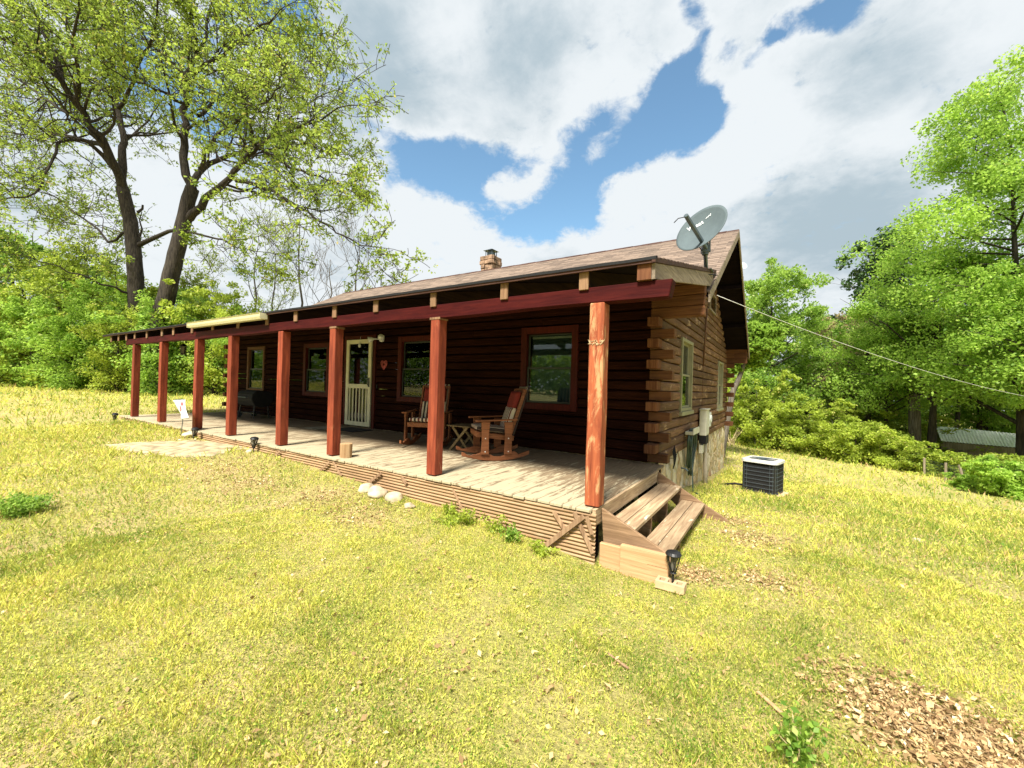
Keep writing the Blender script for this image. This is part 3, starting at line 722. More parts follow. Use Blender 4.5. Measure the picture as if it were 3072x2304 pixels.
cc.build('chimney_cap', M['steel'], mr)
# porch roof
PZ = lambda y: 2.215 + .218 * (y + .06)
PX0, PX1 = -15.05, .60
pr = roof('porch_roof', PX0, PX1, None, lambda y: PZ(y), 0, 3.72, -.06, sag=.035, label='shallow brown shingle porch roof running the whole front')
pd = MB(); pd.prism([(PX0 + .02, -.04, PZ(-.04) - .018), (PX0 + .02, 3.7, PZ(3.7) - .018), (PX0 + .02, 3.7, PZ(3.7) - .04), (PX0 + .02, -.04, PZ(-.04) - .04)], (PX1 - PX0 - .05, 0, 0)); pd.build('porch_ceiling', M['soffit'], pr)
RAF = [-14.45, -13.80, -13.14, -12.48, -11.60, -10.61, -9.92, -8.91, -7.93, -6.87, -5.83, -4.95, -3.93, -3.02, -1.98, -.96, -.06]
for x in RAF:
    m_ = MB(); z0 = 2.035; y1_ = 2.72
    m_.prism([(x - .045, 0.0, z0), (x - .045, y1_, z0 + .218 * y1_), (x - .045, y1_, PZ(y1_) - .045), (x - .045, 0.0, PZ(0) - .045)], (.09, 0, 0))
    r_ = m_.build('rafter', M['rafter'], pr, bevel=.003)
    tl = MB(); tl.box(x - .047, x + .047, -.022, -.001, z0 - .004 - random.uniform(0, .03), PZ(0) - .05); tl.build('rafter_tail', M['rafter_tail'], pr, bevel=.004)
er = MB(); er.prism([(.44, .03, 2.04), (.44, 3.6, 2.04 + .218 * 3.57), (.44, 3.6, PZ(3.6) - .045), (.44, .03, PZ(.03) - .045)], (.115, 0, 0)); er.build('end_rafter', M['rafter'], pr)
et = MB(); et.box(.44, .56, -.035, .028, 2.035, PZ(0) - .05); et.build('rafter_tail', M['log_end'], pr, bevel=.004)
eb = MB(); eb.prism([(.562, -.03, 2.035), (.562, 3.35, 2.035 + .200 * 3.35), (.562, 3.35, PZ(3.35) - .05), (.562, -.03, PZ(-.03) - .05)], (.03, 0, 0)); eb.build('end_board', M['grey_board'], pr, bevel=.002)
eb = MB(); eb.prism([(.57, -.07, PZ(-.07) - .048), (.57, 3.6, PZ(3.6) - .048), (.57, 3.6, PZ(3.6) - .006), (.57, -.07, PZ(-.07) - .006)], (.034, 0, 0)); eb.build('edge_trim', M['fascia'], pr, bevel=.002)
fc = MB(); fc.box(-5.9, .568, -.062, -.04, PZ(0) - .06, PZ(0) - .018); fc.box(PX0 + .01, -8.78, -.062, -.04, PZ(0) - .06, PZ(0) - .018); fc.build('fascia_strip', M['fascia'], pr, bevel=.002)
de = MB(); n = 120; vs = []; fs = []
for i in range(n + 1):
    x = PX0 + (PX1 - PX0 + .01) * i / n; q = .006 * mnoise.noise((x * 4.3, 1, 0)) + .035 * mnoise.noise((x * .55, 2.0, 0)) * .25
    vs += [(x, -.072, PZ(-.06) - .022 + q * .5), (x, -.072, PZ(-.06) + .004 + q), (x, -.03, PZ(-.03) + .006 + q), (x, -.03, PZ(-.03) - .012)]
for i in range(n):
    for k in range(4): fs.append((i * 4 + k, i * 4 + (k + 1) % 4, i * 4 + 4 + (k + 1) % 4, i * 4 + 4 + k))
de.add(vs, fs); de.build('drip_edge', M['blackmatte'], pr)
gt = MB(); prof = [(-.04, 0), (-.04, -.10), (-.13, -.10), (-.15, -.06), (-.16, -.02), (-.175, 0.0), (-.165, 0.004), (-.15, -.005), (-.14, -.05), (-.12, -.09), (-.05, -.09), (-.05, 0)]
gt.prism([(-8.72, y, 2.195 + z) for y, z in prof], (2.95, 0, 0)); gt.box(-8.728, -8.721, -.17, -.042, 2.095, 2.19); gt.box(-5.769, -5.762, -.17, -.042, 2.095, 2.19)
gt.build('gutter', M['gutter'], pr)
# beam, posts
bm_ = MB(); n = 40
vs = []; fs = []
for i in range(n + 1):
    x = -13.2 + (13.93) * i / n; sagz = .012 * math.sin(i * .9) + .012 * math.sin(i * .33)
    lo_ = 1.885 + sagz * .6; hi_ = 2.032
    if i == n: lo_ += .0
    for (y, z) in ((0, lo_), (.13, lo_), (.13, hi_), (0, hi_)): vs.append((x - (.03 if (i == n and z == lo_) else 0), y, z))
for i in range(n):
    for k in range(4): fs.append((i * 4 + k, i * 4 + (k + 1) % 4, (i + 1) * 4 + (k + 1) % 4, (i + 1) * 4 + k))
fs += [(0, 1, 2, 3), (n * 4 + 3, n * 4 + 2, n * 4 + 1, n * 4)]
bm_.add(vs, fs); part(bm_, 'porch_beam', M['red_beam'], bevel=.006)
PX = [-12.69, -10.79, -8.80, -7.28, -5.48, -4.05, -2.03, 0.0]
PLAB = ['leftmost red post at the far end of the porch', 'red post just left of the garden flag', 'red post just right of the garden flag', 'red post at the left corner of the log wall', 'red post with a long dark crack', 'red post beside the log stump and screen door', 'red post in front of the left rocking chair', 'worn orange-red post at the porch steps']
for i, x in enumerate(PX):
    m_ = MB(); s_ = .14; j = random.uniform(-.01, .01); n = 10; vs = []; fs = []
    for q in range(n + 1):
        z = 0.012 + (1.885 - .012) * q / n; wx = .004 * mnoise.noise((i * 3.3, z * 1.5, 0)); wy = .004 * mnoise.noise((i * 3.3, z * 1.5, 7)); s2 = s_ + .004 * mnoise.noise((i, z * 4, 2))
        for (a, b) in ((0, 0), (1, 0), (1, 1), (0, 1)): vs.append((x + a * s2 + wx + j * q / n, -.001 + b * s2 + wy, z))
    for q in range(n):
        for k in range(4): fs.append((q * 4 + k, q * 4 + (k + 1) % 4, (q + 1) * 4 + (k + 1) % 4, (q + 1) * 4 + k))
    fs += [(3, 2, 1, 0), tuple(n * 4 + k for k in range(4))]
    m_.add(vs, fs, (i * .37) % 1); o = part(m_, 'porch_post', M['red' if i < 7 else 'red_worn'], label=PLAB[i], bevel=.008)
    if i in (5, 6):
        s2 = MB(); s2.box(x - .01, x + .155, -.006, .145, 1.886 - .03, 1.8845); s2.build('post_shim', M['rafter_tail'], o, bevel=.003)
    if i == 7:
        wr = MB()
        for q in range(26): a = random.uniform(0, .14); wr.bar((x + a, -.006, 1.52 + random.uniform(-.02, .02)), (x + a + random.uniform(-.03, .03), -.008, 1.52 + random.uniform(-.03, .03)), .006, .003)
        wr.build('vine_scrap', M['straw'], o)
# deck
dk = MB(); x = -13.3; DX = .12
while x < DX - .03:
    b = min(x + .138, DX - .022); f0 = -.075 + random.uniform(-.012, .008)
    zz = random.uniform(-.0025, .002)
    dk.box(x + .003, b - .003, f0, YW - .035, -.028 + zz, 0.0 + zz); x = b
deck = part(dk, 'porch_deck', M['deck'], bevel=.003)
rim = MB(); rim.box(DX - .02, DX + .012, -.05, 2.24, -.145, .002); rim.build('rim_board', M['step'], deck, bevel=.003)
sk = MB(); n = 90; rows = 60; vs = []; fs = []; x0, x1 = -13.28, DX + .02
for i in range(n + 1):
    x = x0 + (x1 - x0) * i / n
    for j in range(rows + 1):
        z = -.034 - .50 * j / rows; vs.append((x, -.058 + .010 * math.cos(2 * math.pi * (z) / .036) + .010 * mnoise.noise((x * .8, z * 2, 0)), z + .006 * mnoise.noise((x * .9, 0, 4))))
for i in range(n):
    for j in range(rows): a = i * (rows + 1) + j; fs.append((a, a + rows + 1, a + rows + 2, a + 1))
sk.add(vs, fs, .3); sk.build('corrugated_skirt', M['skirt'], deck, smooth=True)
js = MB()
for k in range(8): js.box(-13.2, DX - .03, .25 + k * .32, .29 + k * .32, -.20, -.03)
js.box(-.1, .1, .02, .12, -.6, -.03); js.box(-.1, .1, 2.1, 2.2, -.9, -.03)
js.build('joist', M['soffit'], deck)
# steps
st = MB(); st.prism([(.135, .085, -.012), (.76, .085, -.305), (.76, .085, -.47), (.165, .085, -.36)], (0, .035, 0))
steps = part(st, 'porch_steps', M['stringer'], label='two-tread wooden steps at the right end of the porch', bevel=.003)
m_ = MB(); m_.prism([(.135, 2.165, -.008), (1.0, 2.165, -.50), (1.0, 2.165, -.56), (.60, 2.165, -.60), (.137, 2.165, -.205)], (0, .035, 0)); m_.build('stringer', M['stringer'], steps, bevel=.003)
for (xa, xb, z) in ((.165, .298, -.150), (.303, .44, -.152), (.45, .583, -.325), (.588, .725, -.328)):
    m_ = MB(); m_.box(xa, xb, .123, 2.163, z - .038, z); m_.build('tread', M['step'], steps, bevel=.004)
for y in (.75, 1.45): m_ = MB(); m_.prism([(.14, y, -.19), (.42, y, -.19), (.42, y, -.37), (.70, y, -.37), (.70, y, -.55), (.14, y, -.55)], (0, .04, 0)); m_.build('stair_support', M['stringer'], steps)
for (y, xx) in ((.125, .45), (2.12, .45)): m_ = MB(); m_.box(xx, xx + .26, y, y + .035, -.42, -.367); m_.box(xx - .28, xx - .02, y, y + .035, -.26, -.192); m_.build('tread_cleat', M['stringer'], steps)

# ------------------------------------------------------------------ things at the steps
def solo(mb, name, mat, label, cat, group=None, **kw): return tag(mb.build(name, mat, None, **kw), label, cat, group)
m_ = MB(); m_.box(.17, .365, -.035, .01, -.56, -.285); solo(m_, 'wall_block', M['block'], 'small tan block leaning on the steps beside the corrugated skirt', 'block', bevel=.006)
m_ = MB(); m_.box(.368, .765, -.055, .0, -.56, -.255); m_.box(.60, .762, -.058, -.056, -.36, -.355, 0.9); solo(m_, 'wall_block', M['block'], 'large tan block beside the solar lamp at the foot of the steps', 'block', bevel=.006)
bz = gz(.82, -.1)
m_ = MB(); bx, by = .80, -.10
pts = [(-.10, -.05), (.10, -.05), (.10, .05), (-.10, .05)]
m_.box(bx - .11, bx + .11, by - .055, by - .03, bz + .01, bz + .075); m_.box(bx - .11, bx + .11, by + .03, by + .055, bz + .01, bz + .075)
for q in (-.11, -.045, .02, .085): m_.box(bx + q, bx + q + .025, by - .0299, by + .0299, bz + .01, bz + .075)
solo(m_, 'brick', M['brick'], 'tan cored brick holding the solar lamp by the steps', 'brick', bevel=.003)
def solar_lamp():
    t_ = thing('solar_lamp', '', 'solar lamp')
    m = MB(); m.lathe((0, 0, .20), [(.052, 0), (.055, .006), (.045, .022), (.022, .030)], 20); m.build('lamp_cap', M['black'], t_, smooth=False)
    m = MB(); m.tube([(0, 0, .10), (0, 0, .20)], .018, 8); m.build('lamp_tube', M['lampglass'], t_)
    m = MB()
    for k in range(8):
        a = k * math.pi / 4
        for s_ in (-1, 1): m.tube([(.016 * math.cos(a), .016 * math.sin(a), .075), (.034 * math.cos(a + s_ * .4), .034 * math.sin(a + s_ * .4), .14), (.046 * math.cos(a + s_ * .1), .046 * math.sin(a + s_ * .1), .20)], .0028, 4)
    m.lathe((0, 0, .072), [(.02, 0), (.024, .006), (.014, .014)], 12); m.build('lamp_cage', M['black'], t_)
    m = MB(); m.tube([(0, 0, -.10), (0, 0, .08)], .009, 6); m.build('stake', M['black'], t_)
    return t_
lamp = solar_lamp(); lamp.location = (.815, -.10, bz + .055); lamp.scale = (1.15,) * 3; lamp['label'] = 'black solar stake lamp standing in the brick by the steps'
for (x, y, lab, sx, tl) in ((-5.9, .12 - .26, 'black solar stake lamp right of the sandy patch by the cracked post', 1.2, .3), (-8.20, -.18, 'black solar stake lamp just right of the garden flag', 1.15, .7), (-12.2, -.42, 'black solar stake lamp left of the leftmost porch post', 1.15, .6)):
    o = copy_thing(lamp, (x, y, gz(x, y) - .02), 0, lab, sx); o.rotation_euler = (0, tl * .5, 0)
for o_, l_ in zip([lamp], ['x']): pass

# slanted laths on the skirt, rocks, weeds
LATH = [((-.62, -.36), (-.30, -.08), 'longest'), ((-.04, -.09), (-.44, -.50), 'x1'), ((-.20, -.10), (.06, -.38), 'x2'), ((-.02, -.05), (.10, -.28), 'x3')]
def lath(xa, za, xb, zb, y, wd_, label):
    m = MB(); m.bar((xa, y, za), (xb, y, zb), .012, wd_, up=(0, 1, 0)); 
    m = MB(); d = Vector((xb - xa, 0, zb - za)); L = d.length; d.normalize(); n_ = Vector((-d.z, 0, d.x)) * wd_ / 2
    a = Vector((xa, y, za)); b = Vector((xb, y, zb)); m.prism([a - n_, b - n_, b + n_, a + n_], (0, .012, 0)); solo(m, 'wooden_lath', M['lath'], label, 'lath', bevel=.002)
lath(.04, -.06, -.40, -.47, -.105, .045, 'long lath crossing towards the lawn in the X under the end post')
lath(-.06, -.05, .13, -.38, -.088, .040, 'lath crossing behind the long one in the X under the end post')
lath(.075, -.05, .13, -.20, -.122, .035, 'short lath stub under the foot of the worn end post')
lath(-.27, -.08, -.12, -.26, -.092, .040, 'lath slanting left of the X under the end post')
lath(-1.53, -.07, -1.36, -.30, -.09, .022, 'thin pale lath stuck on the skirt among weeds midway to the next post')
lath(-2.36, -.06, -2.27, -.13, -.086, .04, 'short pointed lath just left of the post before the rocking chair')
lath(-3.05, -.28, -2.72, -.06, -.10, .035, 'lath slanting up over the whitish rocks')
lath(-3.75, -.05, -3.55, -.22, -.09, .035, 'lath leaning down to the right below the log stump')
lath(-4.05, -.22, -3.83, -.06, -.10, .035, 'lath slanting up just left of the stump')
lath(-5.35, -.20, -5.15, -.05, -.10, .035, 'small lath right of the middle solar lamp')
def rock(x, y, r, lab, squash=.7, dz=0):
    me = bpy.data.meshes.new('rock'); b = bmesh.new(); bmesh.ops.create_icosphere(b, subdivisions=3, radius=r)
    sd = random.uniform(0, 50)
    for v in b.verts:
        d = mnoise.noise(v.co / r * 1.1 + Vector((sd, 0, 0))); v.co *= 1 + .38 * d; v.co.z *= squash
        v.co.z = max(v.co.z, -r * .4)
    b.to_mesh(me); b.free(); me.shade_smooth(); o = link('rock', me, M['rock']); o.location = (x, y, gz(x, y) + r * .2 + dz); o.rotation_euler.z = sd
    return tag(o, lab, 'rock', 'rocks along the porch skirt')
rock(-2.30, -.24, .11, 'largest cream rock against the porch skirt'); rock(-2.56, -.27, .12, 'cream rock in the middle of the three by the skirt'); rock(-2.82, -.22, .10, 'cream rock left of the three by the skirt')
rock(-1.98, -.30, .06, 'small rock right of the big cream rocks'); rock(-8.45, -.17, .12, 'squarish pale stone between the flag and the solar lamp', .6, .02)
rock(2.9, 3.2, .06, 'small white stone lying on the right lawn'); rock(-5.9, -.2, .05, 'tiny pale stone by the middle solar lamp')
def leafy(name, x, y, h, r, n, size, mat, lab, cat, seed, stems=6, up=.2):
    g = np.random.default_rng(seed); t_ = thing(name, lab, cat, (x, y, gz(x, y)))
    m = MB(); pts = []
    rnd = random.Random(seed)
    for s_ in range(stems):
        a = rnd.uniform(0, 6.28); rr = r * rnd.uniform(.3, 1); hh = h * rnd.uniform(.5, 1); p = [Vector((0, 0, -.02)), Vector((rr * .4 * math.cos(a), rr * .4 * math.sin(a), hh * .5)), Vector((rr * math.cos(a), rr * math.sin(a), hh))]
        m.tube(p, [h * .018 + .001, h * .013, h * .006], 5)
        for k in range(n // stems):
            q = rnd.uniform(.1, 1); pp = (p[0].lerp(p[1], q * 2) if q < .5 else p[1].lerp(p[2], q * 2 - 1)); pts.append((pp.x + rnd.gauss(0, r * .2), pp.y + rnd.gauss(0, r * .2), max(.01, pp.z + rnd.gauss(0, h * .1))))
    m.build('stem', M['straw'] if mat != M['leaf_green'] else M['leaf_green'], t_)
    V, T = leafquads(np.array(pts), size, up=up, aspect=.6, g=g); quads('leaf', V, T, mat, t_); t_.children[-1]
    return t_
WEEDS = [(-1.45, -.22, .16, .12, 'leafy weed by the thin pale lath on the skirt'), (-1.15, -.25, .18, .15, 'leafy weed at the skirt second from the thin lath'), (-.85, -.22, .20, .15, 'tallest yellow-topped weed against the skirt'), (-.62, -.28, .16, .13, 'dark leafy weed at the skirt left of the slanting lath'), (-.30, -.26, .11, .14, 'low weed at the foot of the crossed laths'), (-1.3, -.38, .09, .16, 'low weed spreading in front of the skirt weeds')]
for i, (x, y, h, r, lab) in enumerate(WEEDS): leafy('weed', x, y, h, r, 260, .035, M['leaf_yellow' if i != 3 else 'leaf_mid'], lab, 'weed', 40 + i)
p = hitg(2400, 2290); leafy('weed', p[0], p[1], .24, .12, 330, .034, M['leaf_mid'], 'tall jagged bright green weed at the bottom edge of the lawn', 'weed', 60, stems=5)
p = hitg(60, 1545); leafy('weed', p[0], p[1], .20, .22, 2400, .030, M['leaf_mid'], 'dark green grass tuft at the left edge of the lawn', 'grass tuft', 61, stems=14)
p = hitg(1850, 1990); m_ = MB(); m_.obox((p[0], p[1], p[2] + .02), (.17, .014, .01), -.4); solo(m_, 'stick', M['lath'], 'short pale stick lying on the lawn before the steps', 'stick', bevel=.002)
p = hitg(2310, 2120); m_ = MB(); m_.obox((p[0], p[1], p[2] + .02), (.16, .02, .012), -.75); solo(m_, 'stick', M['block'], 'pale wood chip left of the dead-leaf patch', 'stick', bevel=.003)

# ------------------------------------------------------------------ air conditioner
gx_, gy_ = 1.21, 6.78; gh = gz(gx_, gy_)
ac = thing('air_conditioner', 'square black air conditioning unit with a white top on the side lawn', 'air conditioner', (gx_, gy_, gh), R_(-14))
def rsq(r, c, n=6):
    pts = []
    for (sx, sy, a0) in ((1, 1, 0), (-1, 1, 90), (-1, -1, 180), (1, -1, 270)):
        for k in range(n + 1): a = R_(a0 + 90 * k / n); pts.append((sx * (r - c) + c * math.cos(a), sy * (r - c) + c * math.sin(a)))
    return pts
def ringprism(mb, outer, z0, z1): mb.prism([(x, y, z0) for x, y in outer], (0, 0, z1 - z0))
H_ = .73; RA = .335
m_ = MB(); ringprism(m_, rsq(RA - .03, .09), .05, H_ - .05)
m_.build('coil', M['blackmatte'], ac)
m_ = MB()
for k in range(8): z = .08 + k * .083; o_ = rsq(RA - .008, .11); m_.tube([(x, y, z) for x, y in o_ + o_[:1]], .0035, 4, False)
nw = 44
for (x, y) in rsq(RA - .010, .11, 3): m_.tube([(x, y, .04), (x, y, H_ - .04)], .003, 4)
m_.build('wire_guard', M['steel'], ac)
for (sx, sy) in ((1, 1), (1, -1), (-1, 1), (-1, -1)):
    m_ = MB(); m_.box(sx * (RA - .06) - .03, sx * (RA - .06) + .03, sy * (RA - .06) - .03, sy * (RA - .06) + .03, .03, H_ - .045)
    m_.build('corner_panel', M['black'], ac, bevel=.01)
m_ = MB(); o_ = rsq(RA + .012, .12, 8); n = len(o_); inner = [(.295 * math.cos(math.atan2(y, x)), .295 * math.sin(math.atan2(y, x))) for x, y in o_]
vs = [(x, y, H_ - .055) for x, y in o_] + [(x * .99, y * .99, H_ - .008) for x, y in o_] + [(x * .95, y * .95, H_) for x, y in o_] + [(x, y, H_ + .004) for x, y in inner] + [(x * .97, y * .97, H_ - .05) for x, y in inner]
fs = [(r * n + i, r * n + (i + 1) % n, (r + 1) * n + (i + 1) % n, (r + 1) * n + i) for r in range(4) for i in range(n)]
m_.add(vs, fs); m_.build('top_cover', M['lid'], ac)
m_ = MB()
for r_ in np.linspace(.04, .285, 13): m_.tube([(r_ * math.cos(a), r_ * math.sin(a), H_ - .004 + .012 * (1 - r_ / .285)) for a in np.linspace(0, 2 * math.pi, 33)], .0022, 3, False)
for k in range(4): a = k * math.pi / 4; m_.tube([(.29 * math.cos(a), .29 * math.sin(a), H_ - .006), (0, 0, H_ + .006), (-.29 * math.cos(a), -.29 * math.sin(a), H_ - .006)], .003, 4)
m_.build('fan_grille', M['steel'], ac)
m_ = MB(); m_.lathe((0, 0, H_ - .14), [(.06, 0), (.07, .03), (.05, .06)], 14)
for k in range(4): a = k * math.pi / 2 + .3; m_.obox((.15 * math.cos(a), .15 * math.sin(a), H_ - .10), (.2, .12, .004), Matrix.Rotation(a, 3, 'Z') @ Matrix.Rotation(.4, 3, 'X'))
m_.build('fan', M['steel'], ac)
m_ = MB(); m_.box(-.40, .40, -.40, .40, -.10, .03); m_.build('base_pad', M['brick'], ac, bevel=.01)
m_ = MB(); m_.tube([(-.33, -.1, .12), (-.5, -.12, .12), (-.65, -.1, .08), (-.8, 0, .02), (-1.1, .05, -.04)], .022, 8); m_.build('refrigerant_line', M['blackmatte'], ac, smooth=True)

# ------------------------------------------------------------------ wall fixtures on the gable
m_ = MB(); m_.box(.03, .17, 6.12, 6.52, .14, .70); eb_ = thing('electric_box', 'white electric meter box on the gable wall above the conduit', 'meter box', (0, 0, 0))
m_.build('box_body', M['meterbox'], eb_, bevel=.012, seg=2)
m_ = MB(); m_.box(.03, .19, 6.10, 6.54, .695, .715); m_.box(.171, .178, 6.15, 6.49, .18, .66); m_.build('box_lid', M['meterbox'], eb_, bevel=.004)
m_ = MB(); m_.box(.03, .17, 6.13, 6.50, -.04, .135); m_.build('lower_panel', M['blackmatte'], eb_)
m_ = MB(); m_.tube([(.17, 6.70, .48), (.20, 6.70, .48)], .085, 16); m_.box(.03, .17, 6.56, 6.86, .30, .62); m_.build('meter', M['white'], eb_, bevel=.006)
m_ = MB(); m_.box(.03, .10, 6.14, 6.40, -.25, -.07); solo(m_, 'junction_box', M['meterbox'], 'small cream junction box under the electric meter box', 'junction box', bevel=.006)
m_ = MB(); m_.tube([(.11, 6.46, .14), (.11, 6.47, -.3), (.12, 6.55, -.65), (.12, 6.62, -1.3)], .045, 12); solo(m_, 'conduit_pipe', M['pipe'], 'thick grey conduit running from the meter box down into the grass', 'pipe', smooth=True)
m_ = MB(); m_.tube([(.035, 6.72, 2.98), (.035, 6.42, 1.66)], .018, 8); m_.tube([(.03, 6.45, 1.66), (.03, 6.42, .74)], .005, 5); solo(m_, 'service_pipe', M['brown_trim'], 'thin slanting brown pipe high on the gable wall', 'pipe', smooth=True)
hz = thing('garden_hose', 'dark green garden hose looped on a holder on the gable wall', 'hose', (0, 0, 0))
m_ = MB()
for k in range(7):
    ya = 4.50 + .06 * k + random.uniform(-.02, .02); yb = 5.05 + .035 * k; zb = -.25 - .055 * (k % 5) - random.uniform(0, .12)
    ymid = (ya + yb) / 2; xx = .06 + .016 * (k % 4) + random.uniform(0, .01); pts = []
    for q in range(25):
        a = 2 * math.pi * q / 24; yy = ymid + (.20 + .02 * k) * math.sin(a) * (1 if math.cos(a) > 0 else .62); z_ = (.38 if math.cos(a) > 0 else .38) + (math.cos(a) - 1) * .5 * (.38 - zb) ; pts.append((xx + .02 * math.cos(a), yy, z_))
    m_.tube(pts, .015, 7, False)
m_.tube([(.1, 4.95, -.2), (.12, 4.9, -.45), (.16, 4.75, -.75), (.2, 4.5, gz(.2, 4.5) + .02), (.35, 4.2, gz(.35, 4.2) + .02)], .012, 7)
m_.build('hose_coil', M['hose'], hz, smooth=True)
m_ = MB(); m_.box(.02, .15, 4.62, 5.25, .28, .34); m_.box(.15, .17, 4.62, 5.25, .28, .40); m_.build('hose_holder', M['meterbox'], hz, bevel=.006)
m_ = MB()
for k in range(5): m_.tube([(.03, 3.55 + .03 * k, .10 + .02 * k), (.06, 3.5 + .05 * k, .0), (.05, 3.58 + .02 * k, -.12), (.03, 3.62, -.20)], .007, 5)
m_.tube([(.05, 3.3, .02), (.06, 3.6, -.02), (.05, 3.9, .07)], .006, 5); solo(m_, 'cable_coil', M['blackmatte'], 'small bundle of black cable hanging on the lowest gable logs', 'cable', smooth=True)
m_ = MB(); m_.tube([(.02, 4.35, -.30), (.09, 4.35, -.30), (.13, 4.35, -.34)], .016, 8); m_.tube([(.09, 4.31, -.24), (.09, 4.39, -.24)], .008, 6); m_.tube([(.09, 4.35, -.30), (.09, 4.35, -.24)], .008, 6); solo(m_, 'outdoor_tap', M['steel'], 'outdoor tap on the stone foundation beside the hose', 'tap')
m_ = MB(); a = Vector((.63, 3.53, 2.60)); pts = []
b = at(3072, 1166, 13) + Vector((1.2, .8, -.4))
for k in range(25): q = k / 24; p = a.lerp(b, q); p.z -= .55 * 4 * q * (1 - q) * .5; pts.append(p)
m_.tube(pts, .0045, 5); solo(m_, 'overhead_cable', M['wire'], 'pale overhead cable running from the gable eave to the woods', 'cable', smooth=True)

# ------------------------------------------------------------------ satellite dishes
def dish(name, base, mast_top, centre, normal, up, a_, b_, label, text, arm_from=None, arm_to=None, grp=None):
    t_ = thing(name, label, 'satellite dish', base)
    inv = Vector(base); n = Vector(normal).normalized(); u = Vector(up); u = (u - n * u.dot(n)).normalized(); s = n.cross(u)
    c = Vector(centre) - inv
    m = MB(); rings = 10; seg = 48; vs = []; fs = []
    for side in (0, 1):
        for r in range(rings + 1):
            q = r / rings
            for k in range(seg):
                an = 2 * math.pi * k / seg; dd = .09 * (q * q - 1) * a_ / .45
                vs.append(c + u * (a_ * q * math.cos(an)) + s * (b_ * q * math.sin(an)) + n * (dd - (.008 if side else 0)))
    for side in (0, 1):
        o0 = side * (rings + 1) * seg
        for r in range(rings):
            for k in range(seg): fs.append((o0 + r * seg + k, o0 + r * seg + (k + 1) % seg, o0 + (r + 1) * seg + (k + 1) % seg, o0 + (r + 1) * seg + k))
    for k in range(seg): fs.append((rings * seg + k, rings * seg + (k + 1) % seg, (2 * rings + 1) * seg + (k + 1) % seg, (2 * rings + 1) * seg + k))
    m.add(vs, fs); rf = m.build('reflector', M['grey_dish'] if text else M['pale_dish'], t_, smooth=True)
    m = MB(); m.tube([Vector((0, 0, -.12)), Vector(mast_top) - inv], .028, 12); m.obox((0, 0, -.02), (.16, .2, .012), 0); m.build('mast', M['steel'], t_)
    if arm_from is not None:
        m = MB(); m.bar(Vector(arm_from) - inv, Vector(arm_to) - inv, .045, .05); d_ = (Vector(arm_to) - Vector(arm_from)).normalized()
        m.tube([Vector(arm_to) - inv, Vector(arm_to) - inv + d_ * .03], .03, 10); m.build('feed_arm', M['steel'], t_, bevel=.006)
        m = MB(); e = Vector(mast_top) - inv; m.obox(e, (.10, .10, .10), .4); m.tube([e, c - n * .10], .03, 8); m.tube([e + Vector((0, 0, -.08)), e + Vector((0, 0, .09))], .045, 12); m.tube([e + Vector((.06, 0, -.05)), e + Vector((.06, -.02, .12))], .012, 6); m.build('bracket', M['steel'], t_, bevel=.004)
        m = MB(); q0 = Vector(arm_to) - inv; m.tube([q0, q0 + at(2035, 655, 5.3) - at(2060, 650, 5.3), q0 + at(2022, 668, 5.3) - at(2060, 650, 5.3)], .006, 5); e2 = e + Vector((0, 0, -.1))
        m.tube([e2 + at(2100, 760, 6) - at(2118, 790, 6), e2, e2 + Vector((.03, .05, -.25)), Vector((.06, .25, -.02)), Vector((.08, .5, .02))], .007, 5); m.build('cable', M['blackmatte'], t_, smooth=True)
    if text:
        cu = bpy.data.curves.new('dish_letters', 'FONT'); cu.body = text; cu.size = .21; cu.extrude = .0012; cu.align_x = 'CENTER'; cu.align_y = 'CENTER'; cu.offset = .004; cu.space_character = 1.08
        tmp = bpy.data.objects.new('tmp', cu); COL.objects.link(tmp); bpy.context.view_layer.update()
        me2 = bpy.data.meshes.new_from_object(tmp.evaluated_get(bpy.context.evaluated_depsgraph_get())); bpy.data.objects.remove(tmp)
        mk = MB(); mk.v = [tuple(v.co) for v in me2.vertices]; mk.f = [tuple(p.vertices) for p in me2.polygons]; mk.t = [.5] * len(mk.v)
        # small zig-zag swoosh mark after the name
        zz = [(.40, .05), (.45, .075), (.48, .05), (.53, .09), (.56, .045), (.59, .11)]
        for i in range(len(zz) - 1): mk.bar((zz[i][0] - .02, zz[i][1], 0), (zz[i + 1][0] - .02, zz[i + 1][1], 0), .020, .0024)
        xx_ = text_dir - n * text_dir.dot(n); xx_.normalize(); yy_ = n.cross(xx_)
        def surf(px, py):
            p = xx_ * px + yy_ * py; q2 = (p.dot(u) / a_) ** 2 + (p.dot(s) / b_) ** 2; return p + n * (.09 * (q2 - 1) * a_ / .45)
        lo_x = min(v[0] for v in mk.v); hi_x = max(v[0] for v in mk.v); TS = text_dir.length / (hi_x - lo_x); ta = TXA - Vector(centre); ox = ta.dot(xx_) - lo_x * TS; oy = ta.dot(yy_)
        mk.v = [tuple(c + surf(v[0] * TS + ox, v[1] * TS + oy) + n * (.004 + v[2])) for v in mk.v]
        mk.build('dish_lettering', M['dish_text'], rf)
    return t_
DD = 5.75
cdir = lambda x, y, z: Vector(W2C.T @ np.array([x, y, z]))
dc = at(2102, 683, DD); vd = Vector(ray(2102, 683)).normalized(); iu = cdir(-.60, -.80, 0)
iu = (iu - vd * iu.dot(vd)).normalized(); nrm = (-vd * .60 + iu * .80).normalized()
majd = at(2177, 640, DD) - at(2025, 735, DD); 
def onplane(u, v): d = Vector(ray(u, v)); c0 = Vector(CAM); return c0 + d * ((dc - c0).dot(nrm) / d.dot(nrm))
TXA = onplane(2058, 686); TXB = onplane(2131, 641); text_dir = (TXB - TXA)
